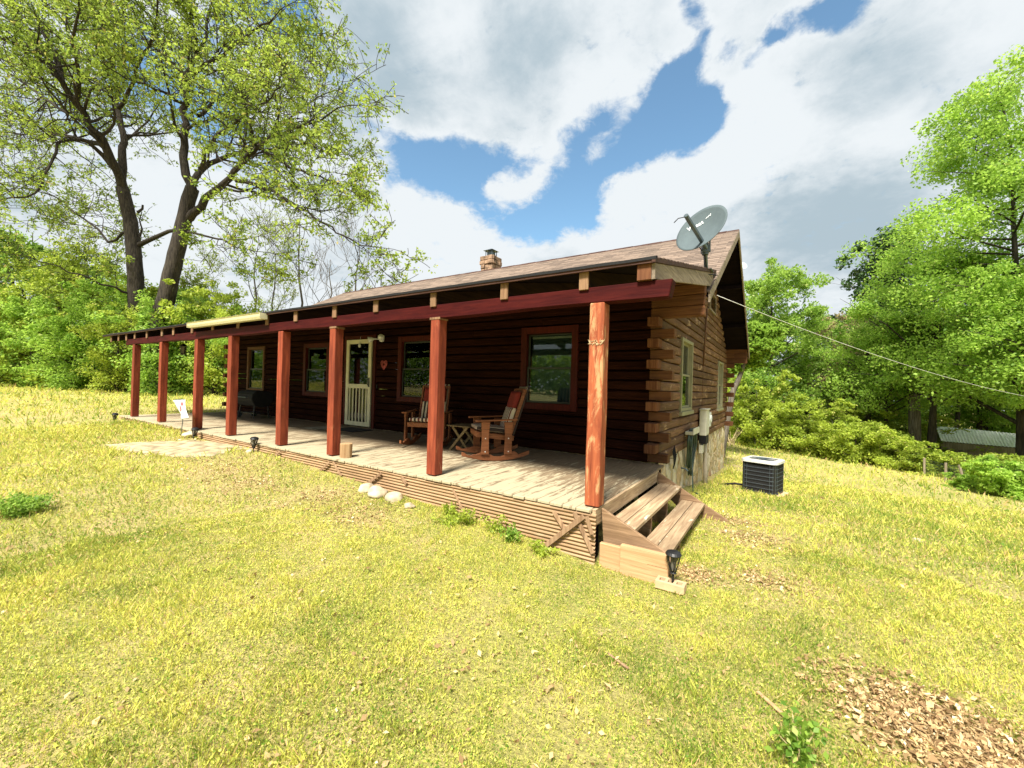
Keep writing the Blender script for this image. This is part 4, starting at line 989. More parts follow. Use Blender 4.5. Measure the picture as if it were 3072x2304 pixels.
mb0 = Vector((.55, 2.99, PZ(2.99))); mt0 = at(2117, 748, DD + .12); mt0.x = mb0.x + (mt0.x - mb0.x) * .5
dish('satellite_dish', mb0, mt0, dc, nrm, majd, .372, .345, 'large grey satellite dish with white lettering on the porch roof corner', 'Viasat', at(2119, 745, DD + .02), at(2060, 650, DD - .42))
b2 = at(2228, 830, 12.5); dish('satellite_dish', b2 - Vector((0, 0, .9)), b2, at(2229, 796, 12.4), Vector((.3, -.6, .45)), Vector((0, 0, 1)), .15, .12, 'small pale satellite dish peeking out behind the gable roof', None)
b2m = MB()

# ------------------------------------------------------------------ porch furniture
def rocking_chair(label):
    t_ = thing('rocking_chair', label, 'rocking chair')
    # local frame: +x = forward, y = sideways, z = up
    for s_ in (-1, 1):
        m = MB(); top = []; botm = []
        for k in range(25):
            q = k / 24; x = .50 - 1.0 * q
            zb = .0 + .52 * (x + .02) ** 2 * (.55 if x > 0 else .75); wave = .035 * math.cos((x - .17) * 2 * math.pi / .40) if -.35 < x < .42 else 0
            zt = zb + .055 + max(-.02, wave) + (.028 if -.3 < x < .35 else 0); zt = max(zt, zb + .03)
            top.append((x, s_ * .31 - .016, zt)); botm.append((x, s_ * .31 - .016, zb))
        m.prism(botm + top[::-1], (0, .032, 0)); m.build('rocker', M['chair'], t_, bevel=.004)
        for (xa, xb, nm) in ((.17, .17, 'leg'), (-.17, -.17, 'leg')):
            m = MB(); w1, w2 = .05, .058; yy = s_ * .345 - .014
            m.prism([(xa - w2, yy, .10), (xa + w2, yy, .10), (xb + w1, yy, .36), (xb + w2 + .006, yy, .565), (xb - w2 - .006, yy, .565), (xb - w1, yy, .36)], (0, .028, 0)); m.build(nm, M['chair'], t_, bevel=.004)
            m = MB()
            for zz in (.14, .33): m.tube([(xa, s_ * .36, zz), (xa, s_ * .366, zz)], .008, 8)
            m.build('bolt', M['white'], t_)
        m = MB(); m.prism([(.30, s_ * .335 - .05, .568), (.32, s_ * .335 + .0, .568), (.30, s_ * .335 + .05, .568), (-.30, s_ * .335 + .03, .590), (-.30, s_ * .335 - .03, .590)], (0, 0, .022)); m.build('armrest', M['chair'], t_, bevel=.005)
    m = MB(); m.bar((.26, -.27, .375), (-.27, -.27, .315), .03, .07); m.bar((.26, .27, .375), (-.27, .27, .315), .03, .07); m.bar((.27, -.285, .375), (.27, .285, .375), .03, .075)
    for k in range(6): x = .22 - .09 * k; m.bar((x, -.27, .405 - .011 * k), (x, .27, .405 - .011 * k), .07, .018)
    m.build('seat_frame', M['chair'], t_, bevel=.004)
    m = MB(); d = Vector((-.30, 0, .95)).normalized(); b0 = Vector((-.20, 0, .30))
    for yy in (-.25, .25): m.bar(b0 + Vector((0, yy, 0)), b0 + d * .78 + Vector((0, yy, 0)), .03, .05)
    for k in range(7): yy = -.19 + k * .063; m.bar(b0 + Vector((0, yy, 0)) + d * .05, b0 + d * .76 + Vector((0, yy, 0)), .045, .015)
    for q in (.08, .42, .76): m.bar(b0 + d * q + Vector((-.015, -.26, 0)), b0 + d * q + Vector((-.015, .26, 0)), .02, .06)
    m.build('backrest', M['chair'], t_, bevel=.004)
    def cushion(name, c, size, rotm, mat, puff=.35):
        me = bpy.data.meshes.new(name); b = bmesh.new(); bmesh.ops.create_cube(b, size=1.0); bmesh.ops.subdivide_edges(b, edges=b.edges[:], cuts=7, use_grid_fill=True)
        for v in b.verts:
            x, y, z = v.co; e = (1 - (2 * abs(x)) ** 4) * (1 - (2 * abs(y)) ** 4); z = z * (.45 + .55 * e ** .5) + .06 * mnoise.noise((x * 4, y * 4, z)); v.co = Vector(c) + rotm @ Vector((x * size[0], y * size[1], z * size[2]))
        b.to_mesh(me); b.free(); me.shade_smooth(); a = me.attributes.new('tint', 'FLOAT', 'POINT'); return link(name, me, mat, t_)
    tilt = Matrix.Rotation(R_(-6), 3, 'Y')
    cushion('seat_cushion', (.02, 0, .44), (.52, .50, .09), tilt, M['stripe'])
    back = Matrix((d.cross(Vector((0, 1, 0))).normalized() * -1, Vector((0, 1, 0)), d)).transposed()
    bk = Matrix.Rotation(R_(90 - 17.5), 3, 'Y')
    cushion('back_cushion', b0 + d * .30 + Vector((.055, 0, .0)), (.36, .46, .09), Matrix.Rotation(R_(-107.5), 3, 'Y'), M['stripe'])
    cushion('head_cushion', b0 + d * .60 + Vector((.05, 0, .0)), (.27, .40, .10), Matrix.Rotation(R_(-107.5), 3, 'Y'), M['redcloth'])
    cushion('blanket', b0 + d * .42 + Vector((-.05, 0, 0)), (.80, .50, .05), Matrix.Rotation(R_(-107.5), 3, 'Y'), M['stripe'])
    return t_
ch2 = rocking_chair('wooden rocking chair with striped cushions facing left, nearer the end post'); ch2.location = (-2.17, 1.52, .004); ch2.rotation_euler.z = R_(-132)
ch1 = copy_thing(ch2, (-3.74, 1.76, .004), R_(-64), 'wooden rocking chair with striped cushions half hidden behind a red post'); tag(ch1, group='rocking chairs on the porch'); tag(ch2, group='rocking chairs on the porch')
tb = thing('side_table', 'small low wooden table between the two rocking chairs', 'side table', (-2.93, 1.80, 0), .1)
m_ = MB()
for k in range(4): m_.box(-.22 + k * .112, -.22 + k * .112 + .106, -.22, .22, .40, .418)
m_.build('tabletop', M['table'], tb, bevel=.003)
for s_ in (-1, 1):
    m_ = MB(); m_.bar((-.18, s_ * .17, .0), (.16, s_ * .17, .40), .025, .04); m_.build('leg', M['table'], tb, bevel=.002)
    m_ = MB(); m_.bar((.18, s_ * .14, .0), (-.16, s_ * .14, .40), .025, .04); m_.build('leg', M['table'], tb, bevel=.002)
m_ = MB(); n = 24; vs = []; fs = []
for j, z in enumerate((0.002, .07, .14, .20)):
    for k in range(n): a = 2 * math.pi * k / n; r_ = .083 * (1 + .06 * mnoise.noise((math.cos(a) * 2, math.sin(a) * 2, z * 3))); vs.append((r_ * math.cos(a), r_ * math.sin(a), z))
for j in range(3):
    for k in range(n): fs.append((j * n + k, j * n + (k + 1) % n, (j + 1) * n + (k + 1) % n, (j + 1) * n + k))
fs.append(tuple(3 * n + k for k in range(n))); m_.add(vs, fs); o = solo(m_, 'log_stump', M['stump'], 'short round log section standing by a red post at the deck edge', 'stump', bevel=.004); o.location = (-3.72, .10, 0)
# barbecue grill
gr = thing('barbecue_grill', 'black covered barbecue grill with a side shelf against the log wall', 'grill', (-10.75, 2.1, 0))
m_ = MB(); m_.lathe((0, 0, 0), [(.01, 0)], 4); m_ = MB()
prof = [(-.27, .48), (-.29, .55), (-.27, .66), (-.18, .74), (0, .77), (.18, .74), (.27, .66), (.29, .55), (.27, .48), (.2, .36), (0, .31), (-.2, .36)]
m_.prism([(-.42, y, z) for y, z in prof], (.92, 0, 0)); m_.build('grill_body', M['blackmatte'], gr, bevel=.015)
for (x, y) in ((-.38, -.2), (-.38, .2), (.44, -.2), (.44, .2)): m_ = MB(); m_.tube([(x * .95, y * .8, .42), (x, y, .01)], .018, 8); m_.build('leg', M['black'], gr)
m_ = MB(); m_.box(-.80, -.44, -.22, .22, .52, .545); m_.box(-.80, -.78, -.22, .22, .49, .52); m_.build('side_shelf', M['black'], gr, bevel=.004)
m_ = MB(); m_.box(-.40, .44, -.2, .2, .14, .16); m_.build('bottom_shelf', M['black'], gr)
for s_ in (-1, 1): m_ = MB(); m_.tube([(-.41, s_ * .2, .09), (-.37, s_ * .2, .09)], .085, 16); m_.build('wheel', M['steel'], gr)
m_ = MB(); m_.tube([(-.3, -.30, .58), (-.3, -.34, .58), (.3, -.34, .58), (.3, -.30, .58)], .012, 6); m_.build('handle', M['steel'], gr)
# mats
m_ = MB(); m_.box(-6.95, -6.15, 1.95, 2.5, .003, .014); solo(m_, 'door_mat', M['mat_dark'], 'black mat before the screen door', 'mat', bevel=.004)
m_ = MB(); m_.box(-7.55, -7.0, 1.65, 2.35, .003, .012); solo(m_, 'porch_rug', M['mat_rug'], 'faded woven rug left of the black door mat', 'rug', bevel=.004)
# floodlight, heart, hook ornament, switch plate
fl = thing('floodlight', 'white twin floodlight on the wall beside the screen door', 'floodlight', (-6.22, YW - .02, 2.08)); fl.scale = (1.3, 1.3, 1.3)
m_ = MB(); m_.tube([(0, 0, 0), (0, -.03, 0)], .05, 14); m_.build('mount_plate', M['white'], fl)
for s_, zz in ((-1, -.0), (1, .03)):
    m_ = MB(); p0 = Vector((s_ * .02, -.03, 0)); p1 = Vector((s_ * .10, -.10, zz)); p2 = Vector((s_ * .17, -.17, zz - .02)); m_.tube([p0, p1, p1 + (p2 - p1) * .3, p2], [.014, .016, .035, .055], 14); m_.build('lamp_head', M['white'], fl, smooth=True)
m_ = MB(); pts = []
for rr in (1.0, .72, .45):
    ring_ = []
    for k in range(25): a = 2 * math.pi * k / 24; ring_.append((-6.13 + rr * .105 * math.sin(a) ** 3, YW - .03, 1.50 + rr * .0075 * 13 / 1.0 * (math.cos(a) * 1.0 - .38 * math.cos(2 * a) - .15 * math.cos(3 * a))))
    m_.tube(ring_, .011, 6, False)
solo(m_, 'heart_ornament', M['heart'], 'red wicker heart hanging on the log wall', 'heart')
m_ = MB(); m_.tube([(-6.95, YW - .07, 2.16), (-6.95, YW - .09, 2.02)], .004, 5); m_.lathe((-6.95, YW - .09, 1.90), [(.005, 0), (.03, .02), (.035, .06), (.02, .10), (.004, .13)], 10); solo(m_, 'door_ornament', M['white'], 'small white ornament hanging over the screen door', 'ornament')
m_ = MB(); m_.box(-6.40, -6.36, YW - .02, YW - .006, .94, 1.03); solo(m_, 'light_switch', M['blackmatte'], 'small dark switch plate right of the screen door', 'switch')
# hanging lantern
ln = thing('hanging_lantern', 'dark lantern hanging from the porch roof near its left end', 'lantern', (-13.0, 1.2, 1.82))
m_ = MB(); m_.tube([(0, 0, .22), (0, 0, .56)], .006, 5); m_.build('chain', M['black'], ln)
m_ = MB(); m_.lathe((0, 0, .14), [(.10, 0), (.06, .05), (.02, .08)], 6); m_.lathe((0, 0, -.10), [(.07, 0), (.075, .02), (.06, .03)], 6)
for k in range(6): a = k * math.pi / 3; m_.tube([(.065 * math.cos(a), .065 * math.sin(a), -.08), (.085 * math.cos(a), .085 * math.sin(a), .14)], .006, 4)
m_.build('lantern_frame', M['black'], ln)
m_ = MB(); m_.lathe((0, 0, -.07), [(.055, 0), (.075, .2)], 6); m_.build('lantern_glass', M['lampglass'], ln)
# garden flag
fg = thing('garden_flag', 'small white garden flag on a thin metal stake beside the porch', 'flag', (0, 0, 0))
def ony(u, v, y): d = ray(u, v); return Vector(CAM + d * ((y - CAM[1]) / d[1]))
fy = -.24; k36 = 800 / 2212
A_, B_, C_, D_ = [ony(x * k36, 900 + y * k36, fy) for x, y in ((1435, 832), (1535, 828), (1555, 985), (1497, 992))]
vs = []; fs = []; n = 10
for i in range(n + 1):
    for j in range(n + 1):
        a = i / n; b = j / n; p = (A_.lerp(B_, a)).lerp(D_.lerp(C_, a), b); p.y = fy + .05 * math.sin(a * 5 + b * 2) * b; vs.append(p)
for i in range(n):
    for j in range(n): q = i * (n + 1) + j; fs.append((q, q + n + 1, q + n + 2, q + 1))
m_ = MB(); m_.add(vs, fs); o = m_.build('flag_cloth', M['white'], fg, smooth=True); sm_ = o.modifiers.new('thick', 'SOLIDIFY'); sm_.thickness = .004
mk = MB()
def fpt(a, b): p = (A_.lerp(B_, a)).lerp(D_.lerp(C_, a), b); p.y = fy + .05 * math.sin(a * 5 + b * 2) * b - .006; return p
for (a0, b0_, a1, b1_) in ((.72, .12, .74, .30), (.82, .12, .84, .30), (.74, .2, .83, .2), (.45, .35, .7, .42), (.5, .55, .72, .5), (.55, .3, .6, .6)): mk.bar(fpt(a0, b0_), fpt(a1, b1_), .02, .004)
mk.build('flag_print', M['heart'], fg)
m_ = MB(); bt = ony(541, 1309, fy); tp = A_.lerp(B_, .95); m_.tube([bt + Vector((0, 0, -.1)), tp + Vector((0, .012, -.03)), tp + Vector((-.02, .012, 0.008)), A_ + Vector((0, .012, .008))], .008, 6); m_.build('stake', M['steel'], fg)

# ------------------------------------------------------------------ trees
def branch(mb, p, d, L, r, lvl, rnd, leaves, spread=.9, kids=5, upw=.15, wander=.25, twig=.9, seg=6, minr=.006, leafn=14, leafr=.28, droop=0.0):
    pts = [Vector(p)]; d = Vector(d).normalized(); rr = [r]; n = seg if lvl > 0 else 4
    for i in range(n):
        d = (d + Vector((rnd.gauss(0, wander), rnd.gauss(0, wander), rnd.gauss(0, wander) + upw - droop * i / n)) * .5).normalized()
        pts.append(pts[-1] + d * (L / n)); rr.append(max(minr, r * (1 - .72 * (i + 1) / n)))
    mb.tube(pts, rr, 5 if lvl < 2 else 7, False)
    follow(mb, pts, rr, lvl, rnd, leaves, spread, kids, upw, wander, twig, minr, leafn, leafr, L, droop)
def follow(mb, pts, rr, lvl, rnd, leaves, spread, kids, upw, wander, twig, minr, leafn, leafr, L, droop=0.0, t0=.25):
    n = len(pts) - 1
    if lvl == 0:
        for k in range(3):
            q = rnd.uniform(.25, 1.0) * n; i = min(int(q), n - 1); p = pts[i].lerp(pts[i + 1], q - i); cc_ = (p.x + rnd.gauss(0, leafr * .7), p.y + rnd.gauss(0, leafr * .7), p.z + rnd.gauss(0, leafr * .5))
            for j in range(6): leaves.append((cc_[0] + rnd.gauss(0, .085), cc_[1] + rnd.gauss(0, .085), cc_[2] + rnd.gauss(0, .06)))
        return
    for k in range(kids):
        q = (t0 + (1 - t0) * (k + rnd.uniform(.2, .95)) / kids) * n; i = min(int(q), n - 1); p = pts[i].lerp(pts[i + 1], q - i); r0 = rr[i] * (1 - (q - i)) + rr[i + 1] * (q - i)
        dd = (pts[i + 1] - pts[i]).normalized(); o = Vector((rnd.gauss(0, 1), rnd.gauss(0, 1), rnd.gauss(0, .7))); o = (o - dd * o.dot(dd)).normalized()
        nd = (dd * rnd.uniform(.35, .8) + o * spread + Vector((0, 0, upw * .6))).normalized()
        branch(mb, p, nd, L * rnd.uniform(.42, .62) * twig, max(minr, r0 * .55), lvl - 1, rnd, leaves, spread, kids, upw, wander, twig, 6, minr, leafn, leafr, droop)
def cluster_tint(P, s, seed, g):
    c = vnoise(P[:, 0] + P[:, 2] * .7, P[:, 1] + P[:, 2] * .5, s, seed) * .75 + g.uniform(-.25, .35, len(P)); c = np.clip(c, 0, .92); c[g.uniform(0, 1, len(P)) < .04] = 1.0; return c
def px_limb(pts_px, D0, D1, sc_=1200 / 1659):
    out_ = []; n = len(pts_px)
    for i, (x, y) in enumerate(pts_px): out_.append(at(x * sc_, y * sc_, D0 + (D1 - D0) * i / (n - 1)))
    return out_
def smooth_path(pts, k=3):
    res = []
    n = len(pts)
    for i in range(n - 1):
        p0 = pts[max(i - 1, 0)]; p1 = pts[i]; p2 = pts[i + 1]; p3 = pts[min(i + 2, n - 1)]
        for j in range(k):
            t_ = j / k; res.append(.5 * ((2 * p1) + (p2 - p0) * t_ + (2 * p0 - 5 * p1 + 4 * p2 - p3) * t_ ** 2 + (3 * p1 - p0 - 3 * p2 + p3) * t_ ** 3))
    res.append(pts[-1]); return res
def big_oak(name, label, limbs, seed, base, leafsize, mat, kids=7):
    rnd = random.Random(seed); g = np.random.default_rng(seed); root = thing(name, label, 'tree', base)
    wood_ = MB(); leaves = []
    for (pts, r0, r1, sub) in limbs:
        pts = smooth_path(pts); n = len(pts)
        for i in range(1, n - 1): pts[i] = pts[i] + Vector((rnd.gauss(0, .05), rnd.gauss(0, .05), rnd.gauss(0, .05))) * (1 if r0 < .4 else .25)
        rr = [r0 + (r1 - r0) * (i / (n - 1)) ** .8 for i in range(n)]; wood_.tube(pts, rr, 10 if r0 > .2 else 7, False)
        if sub:
            L = sum((pts[i + 1] - pts[i]).length for i in range(n - 1)); Ls = min(4.6, max(2.2, L * .42)); nk = int(max(3, L / .55)) if sub == 1 else int(max(3, L / .7))
            for k in range(nk):
                q = (.22 + .78 * (k + rnd.random()) / nk) * (n - 1); i = min(int(q), n - 2); p = pts[i].lerp(pts[i + 1], q - i); r_ = rr[i]
                dd = (pts[i + 1] - pts[i]).normalized(); o = Vector((rnd.gauss(0, 1), rnd.gauss(0, 1), rnd.gauss(0, .8))); o = (o - dd * o.dot(dd)).normalized()
                nd = (dd * rnd.uniform(.4, .9) + o * .9 + Vector((0, 0, .12))).normalized()
                branch(wood_, p, nd, Ls * rnd.uniform(.6, 1.1), max(.02, min(.09, r_ * .45)), 2, rnd, leaves, kids=4, twig=.95, minr=.012, leafn=11, leafr=.22, upw=.08, wander=.32, droop=.10)
            branch(wood_, pts[-1], pts[-1] - pts[-2], Ls * .8, r1, 2, rnd, leaves, kids=5, twig=1.0, minr=.012, leafn=11, leafr=.22, upw=.05, wander=.3, droop=.1)
    b = Vector(base)
    wood_.v = [tuple(Vector(v) - b) for v in wood_.v]
    wood_.build('trunk', M['bark'], root, smooth=True)
    P = np.array(leaves) - np.array(b); V, T = leafquads(P, leafsize, cluster_tint(P, .6, seed, g), up=.1, aspect=.5, g=g); quads('crown', V, T, mat, root)
    return root
DA, DB = 23.0, 22.0
ba = at(412, 1000, DA); ba.z = gz(ba.x, ba.y); bb = at(490, 1000, DB); bb.z = gz(bb.x, bb.y)
def L8(*p): return list(p)
tA = px_limb([(572, 1400), (563, 1200), (556, 1060), (545, 950), (525, 850), (508, 780)], DA, DA); tA.insert(0, ba - Vector((0, 0, .3)))
limbsA = [(tA, .43, .29, 0),
    (px_limb([(508, 780), (482, 700), (432, 600), (372, 520), (310, 420), (250, 330), (170, 240), (90, 190), (-40, 140)], DA, DA - 4), .25, .06, 1),
    (px_limb([(510, 790), (508, 650), (517, 560), (492, 450), (480, 330), (440, 200), (400, 100), (380, -60)], DA, DA + 2.5), .22, .05, 1),
    (px_limb([(432, 610), (340, 580), (230, 555), (120, 500), (-30, 470)], DA, DA + 4), .15, .04, 1),
    (px_limb([(470, 700), (400, 615), (320, 575), (240, 600), (205, 700), (150, 800), (0, 830)], DA, DA - 3), .12, .03, 2),
    (px_limb([(250, 330), (240, 250), (170, 110), (190, 0)], DA - 2.5, DA - 1), .13, .04, 1),
    (px_limb([(310, 420), (330, 300), (300, 180), (330, 40)], DA - 2, DA - 5), .13, .04, 1),
    (px_limb([(525, 960), (450, 1000), (380, 930), (290, 860), (200, 800), (60, 780)], DA, DA + 3), .08, .025, 2),
    (px_limb([(578, 1015), (640, 985), (725, 955)], DA, DB), .14, .09, 0),
    (px_limb([(568, 880), (592, 850)], DA, DA), .09, .05, 0), (px_limb([(580, 980), (588, 880)], DA, DA - .3), .06, .02, 0),
    (px_limb([(556, 1225), (480, 1195), (380, 1160), (250, 1110), (150, 1080)], DA, DA - 3), .07, .02, 2),
    (px_limb([(492, 450), (560, 330), (600, 220), (640, 100), (660, -20)], DA, DA - 3), .11, .03, 1),
    (px_limb([(372, 520), (250, 450), (120, 360), (0, 280)], DA - 1, DA + 2), .11, .03, 1)]
tB = px_limb([(655, 1380), (690, 1240), (720, 1100), (748, 980), (775, 860), (798, 780)], DB, DB); tB.insert(0, bb - Vector((0, 0, .3)))
limbsB = [(tB, .47, .31, 0),
    (px_limb([(798, 790), (765, 680), (765, 560), (770, 420), (780, 300), (820, 230), (860, 100), (880, -60)], DB, DB + 1), .24, .05, 1),
    (px_limb([(785, 905), (860, 830), (950, 740), (1030, 650), (1100, 590), (1200, 540), (1330, 500)], DB, DB - 2.5), .22, .04, 1),
    (px_limb([(800, 770), (850, 690), (950, 650), (1060, 600), (1180, 510), (1280, 430)], DB, DB + 3), .18, .04, 1),
    (px_limb([(980, 750), (1100, 780), (1200, 840), (1300, 900), (1400, 960), (1470, 1000)], DB - 1.5, DB - 3.5), .10, .025, 2),
    (px_limb([(790, 310), (850, 265), (940, 220), (1050, 120), (1130, 80)], DB, DB - 3), .13, .03, 1),
    (px_limb([(776, 320), (690, 240), (600, 160), (520, 60)], DB, DB + 3), .11, .03, 1),
    (px_limb([(770, 440), (700, 390), (600, 350), (500, 310)], DB, DB - 3), .10, .03, 1),
    (px_limb([(765, 958), (900, 990), (980, 1025), (1060, 1050)], DB, DB - 1), .07, .02, 2),
    (px_limb([(1080, 610), (1200, 690), (1330, 740), (1400, 760)], DB - 2, DB - 3), .09, .025, 1),
    (px_limb([(820, 480), (900, 420), (1050, 400), (1180, 350), (1260, 290)], DB, DB + 3), .11, .03, 1),
    (px_limb([(830, 700), (870, 600), (950, 530), (1040, 460), (1130, 400)], DB, DB - 4), .12, .03, 1),
    (px_limb([(820, 230), (800, 120), (780, -20)], DB, DB - 2), .10, .03, 1),
    (px_limb([(1200, 540), (1260, 600), (1400, 640)], DB - 2, DB), .07, .02, 1)]
big_oak('oak_tree', 'tall oak with new yellow-green leaves, straight trunk left of its leaning neighbour', limbsA, 5, ba, .155, M['leaf_oak'])
big_oak('oak_tree', 'tall spreading oak whose thick trunk leans right, ivy at its foot', limbsB, 9, bb, .155, M['leaf_oak'])

def tree_proto(name, cat, label, loc, h, cr, seed, mat, bark, leaf, nl, shape='round', low=.25, r0=.12, lean=(0, 0), rot=0.0):
    """crown made of limbs carrying leaf sprays; low = height share where leaves begin"""
    rnd = random.Random(seed); g = np.random.default_rng(seed); root = thing(name, label, cat, loc, rot)
    wood_ = MB(); P = []
    n = 9; pts = []; rr = []
    for i in range(n + 1):
        q = i / n; pts.append(Vector((lean[0] * q * q + rnd.gauss(0, .03) * h * .12 * q, lean[1] * q * q + rnd.gauss(0, .03) * h * .12 * q, h * .96 * q - .15))); rr.append(max(.012, r0 * (1 - .88 * q)))
    wood_.tube(pts, rr, 8, False)
    nlimb = int(20 + h * 2.2); centres = []
    for k in range(nlimb):
        q = low * .8 + (1 - low * .8) * (k + rnd.random()) / nlimb; i = min(int(q * n), n - 1); p = pts[i].lerp(pts[i + 1], q * n - i)
        if shape == 'round': env = math.sqrt(max(.04, 1 - ((q - .55) / .5) ** 2))
        elif shape == 'cone': env = max(.1, 1.12 - q)
        elif shape == 'egg': env = 1.2 - .85 * q
        else: env = .75 + .3 * math.sin(q * 9 + seed)
        az = k * 2.4 + rnd.uniform(-.5, .5); L = cr * env * rnd.uniform(.5, 1.2); up_ = (.35 if shape != 'cone' else -.05) + .6 * q * (shape == 'round')
        e = p + Vector((math.cos(az) * L, math.sin(az) * L, L * up_ * rnd.uniform(.4, 1.1))); m1 = p.lerp(e, .5) + Vector((rnd.gauss(0, .08), rnd.gauss(0, .08), rnd.uniform(0, .15))) * L
        wood_.tube([p, m1, e], [max(.008, rr[i] * .5), max(.006, rr[i] * .3), .005], 5, False)
        for s_ in range(5):
            t_ = rnd.uniform(.35, 1.0); c = (p.lerp(m1, t_ * 2) if t_ < .5 else m1.lerp(e, t_ * 2 - 1)); c = c + Vector((rnd.gauss(0, .22), rnd.gauss(0, .22), rnd.gauss(0, .16))) * cr * .55
            wood_.tube([p.lerp(e, t_ * .8), c], [.008, .004], 4, False); centres.append((c, cr * rnd.uniform(.12, .26) * (1.15 - .45 * min(1, c.z / h))))
    per = max(4, nl // len(centres))
    for (c, r_) in centres:
        q = g.normal(size=(per, 3)); q /= np.linalg.norm(q, axis=1)[:, None]; q *= g.uniform(0, 1, per)[:, None] ** .5 * np.array([r_, r_, r_ * .72]); q += np.array(c); P.append(q)
    P = np.concatenate(P); P = P[P[:, 2] > .05]
    wood_.build('trunk', bark, root, smooth=True); V, T = leafquads(P, leaf, cluster_tint(P, 1.3, seed, g), up=.25, aspect=.6, g=g); quads('crown', V, T, mat, root)
    return root
def put(u, D, dz=0.0):
    p = at(u, 1180, D); return Vector((p.x, p.y, gz(p.x, p.y) + dz))
G1 = 'understorey trees of the wood behind the left lawn'
# --- the wood behind the left lawn
pA = tree_proto('woodland_tree', 'tree', 'tall bushy tree at the far left edge of the photo', put(30, 26), 9.3, 3.6, 21, M['leaf_mid'], M['bark'], .20, 15000, 'bush', .04, .14)
pB = tree_proto('woodland_tree', 'tree', 'yellow-green bushy tree next in from the left photo edge', put(170, 25), 7.6, 3.4, 22, M['leaf_yellow'], M['bark'], .18, 13000, 'bush', .02, .11)
pC = tree_proto('woodland_tree', 'tree', 'bright green thicket tree below and left of the straight oak', put(330, 24), 6.2, 3.2, 23, M['leaf_green'], M['bark'], .17, 13000, 'bush', .0, .10)
for (src, u, D, s, lab) in ((pA, -160, 25, .95, 'bushy tree cut by the left photo edge'), (pC, 90, 23.5, .82, 'rounded green bush tree in front of the tallest left trees'),
        (pB, 420, 25, .86, 'yellow-green tree behind the porch roof below the straight oak'), (pA, 540, 25, .66, 'dark bushy tree seen between the two leftmost porch posts'),
        (pC, 500, 22.5, .80, 'green thicket at the foot of the leaning oak'), (pB, 640, 23, .80, 'yellow-green bush tree seen left of the cabin log ends'),
        (pC, 720, 24, .78, 'green bush tree right behind the left cabin corner'), (pA, 250, 28, .92, 'hazy green tree rising behind the left thicket'), (pC, 210, 22.5, .72, 'low green bush at the lawn edge left of the porch'),
        (pB, 350, 22, .60, 'low yellow bush by the lawn edge behind the leftmost post'), (pB, -30, 22.8, .68, 'low yellow-green bush at the left photo edge'), (pA, 880, 27, .5, 'tree top just showing over the left end of the roof')):
    copy_thing(src, put(u, D), random.uniform(0, 6.28), lab, s, G1)
for o in (pA, pB, pC): o['group'] = G1
# ivy on the leaning oak's foot
g = np.random.default_rng(3); iv = []
for k in range(5000):
    q = g.uniform(0, 1) ** 1.4; i = q * 4.2; p = bb.lerp(tB[1], min(1, q * 1.25)) if q < .8 else tB[1].lerp(tB[2], (q - .8) * 3); a = g.uniform(0, 6.28); r_ = .75 + g.uniform(-.15, .5) * (1.2 - q)
    iv.append((p.x + r_ * math.cos(a), p.y + r_ * math.sin(a), p.z + g.normal(0, .2)))
V, T = leafquads(np.array(iv), .15, up=.2, aspect=.8, g=g); o = quads('ivy', V, T, M['leaf_mid']); tag(o, 'green ivy wrapped round the foot of the leaning oak', 'ivy')
# --- bare saplings behind the roof
def sapling(u, vtop, D, seed, label, leafy_=0, lean=0.0):
    rnd = random.Random(seed); b = put(u, D); top = at(u + lean, vtop, D); h = top.z - b.z; root = thing('bare_sapling' if leafy_ < 2 else 'young_tree', label, 'tree', b, 0, 'thin bare saplings behind the cabin roof' if leafy_ < 2 else 'airy young trees over the left thicket'); wood_ = MB(); leaves = []
    pts = [Vector((0, 0, -.2))]; 
    for k in range(1, 9): q = k / 8; pts.append(Vector(((top.x - b.x) * q + rnd.gauss(0, .12), (top.y - b.y) * q + rnd.gauss(0, .12), h * q)))
    rr = [max(.02, .13 * (1 - .85 * k / 8)) for k in range(9)]; wood_.tube(pts, rr, 6, False)
    follow(wood_, pts, rr, 3, rnd, leaves, .75, 5, .3, .28, 1.0, .010, 8 if leafy_ > 1 else 3 if leafy_ else 1, .2, h * .62, t0=.35)
    wood_.build('trunk', M['bark_pale'], root, smooth=True); g = np.random.default_rng(seed); P = np.array(leaves)
    if leafy_: 
        V, T = leafquads(P, .10 if leafy_ < 2 else .16, up=.1, g=g); quads('crown', V, T, M['leaf_yellow'], root)
sapling(735, 720, 30, 31, 'thin sapling just right of the leaning oak trunk', 1, 40); sapling(800, 760, 32, 32, 'thin forked sapling between the oaks and the roof', 1, 30)
sapling(915, 640, 30, 33, 'bare sapling standing over the left end of the roof', 0, -15); sapling(1040, 700, 33, 34, 'bare fine-twigged sapling nearest the chimney', 0, 40); sapling(985, 780, 34, 35, 'faint small bare sapling between two taller ones', 0, 10); sapling(640, 860, 31, 36, 'slim sapling left of the roof gable behind the porch', 1, 10)
for i, (u, v, D, l_, lb) in enumerate([(60, 700, 27, 40, 'airy young tree over the left edge of the thicket'), (180, 790, 26, 60, 'airy young tree second from the left edge'), (300, 860, 27, -40, 'airy young tree left of the straight oak'), (560, 900, 27, 40, 'airy young tree right of the leaning oak')]): sapling(u, v, D, 80 + i, lb, 3, l_)
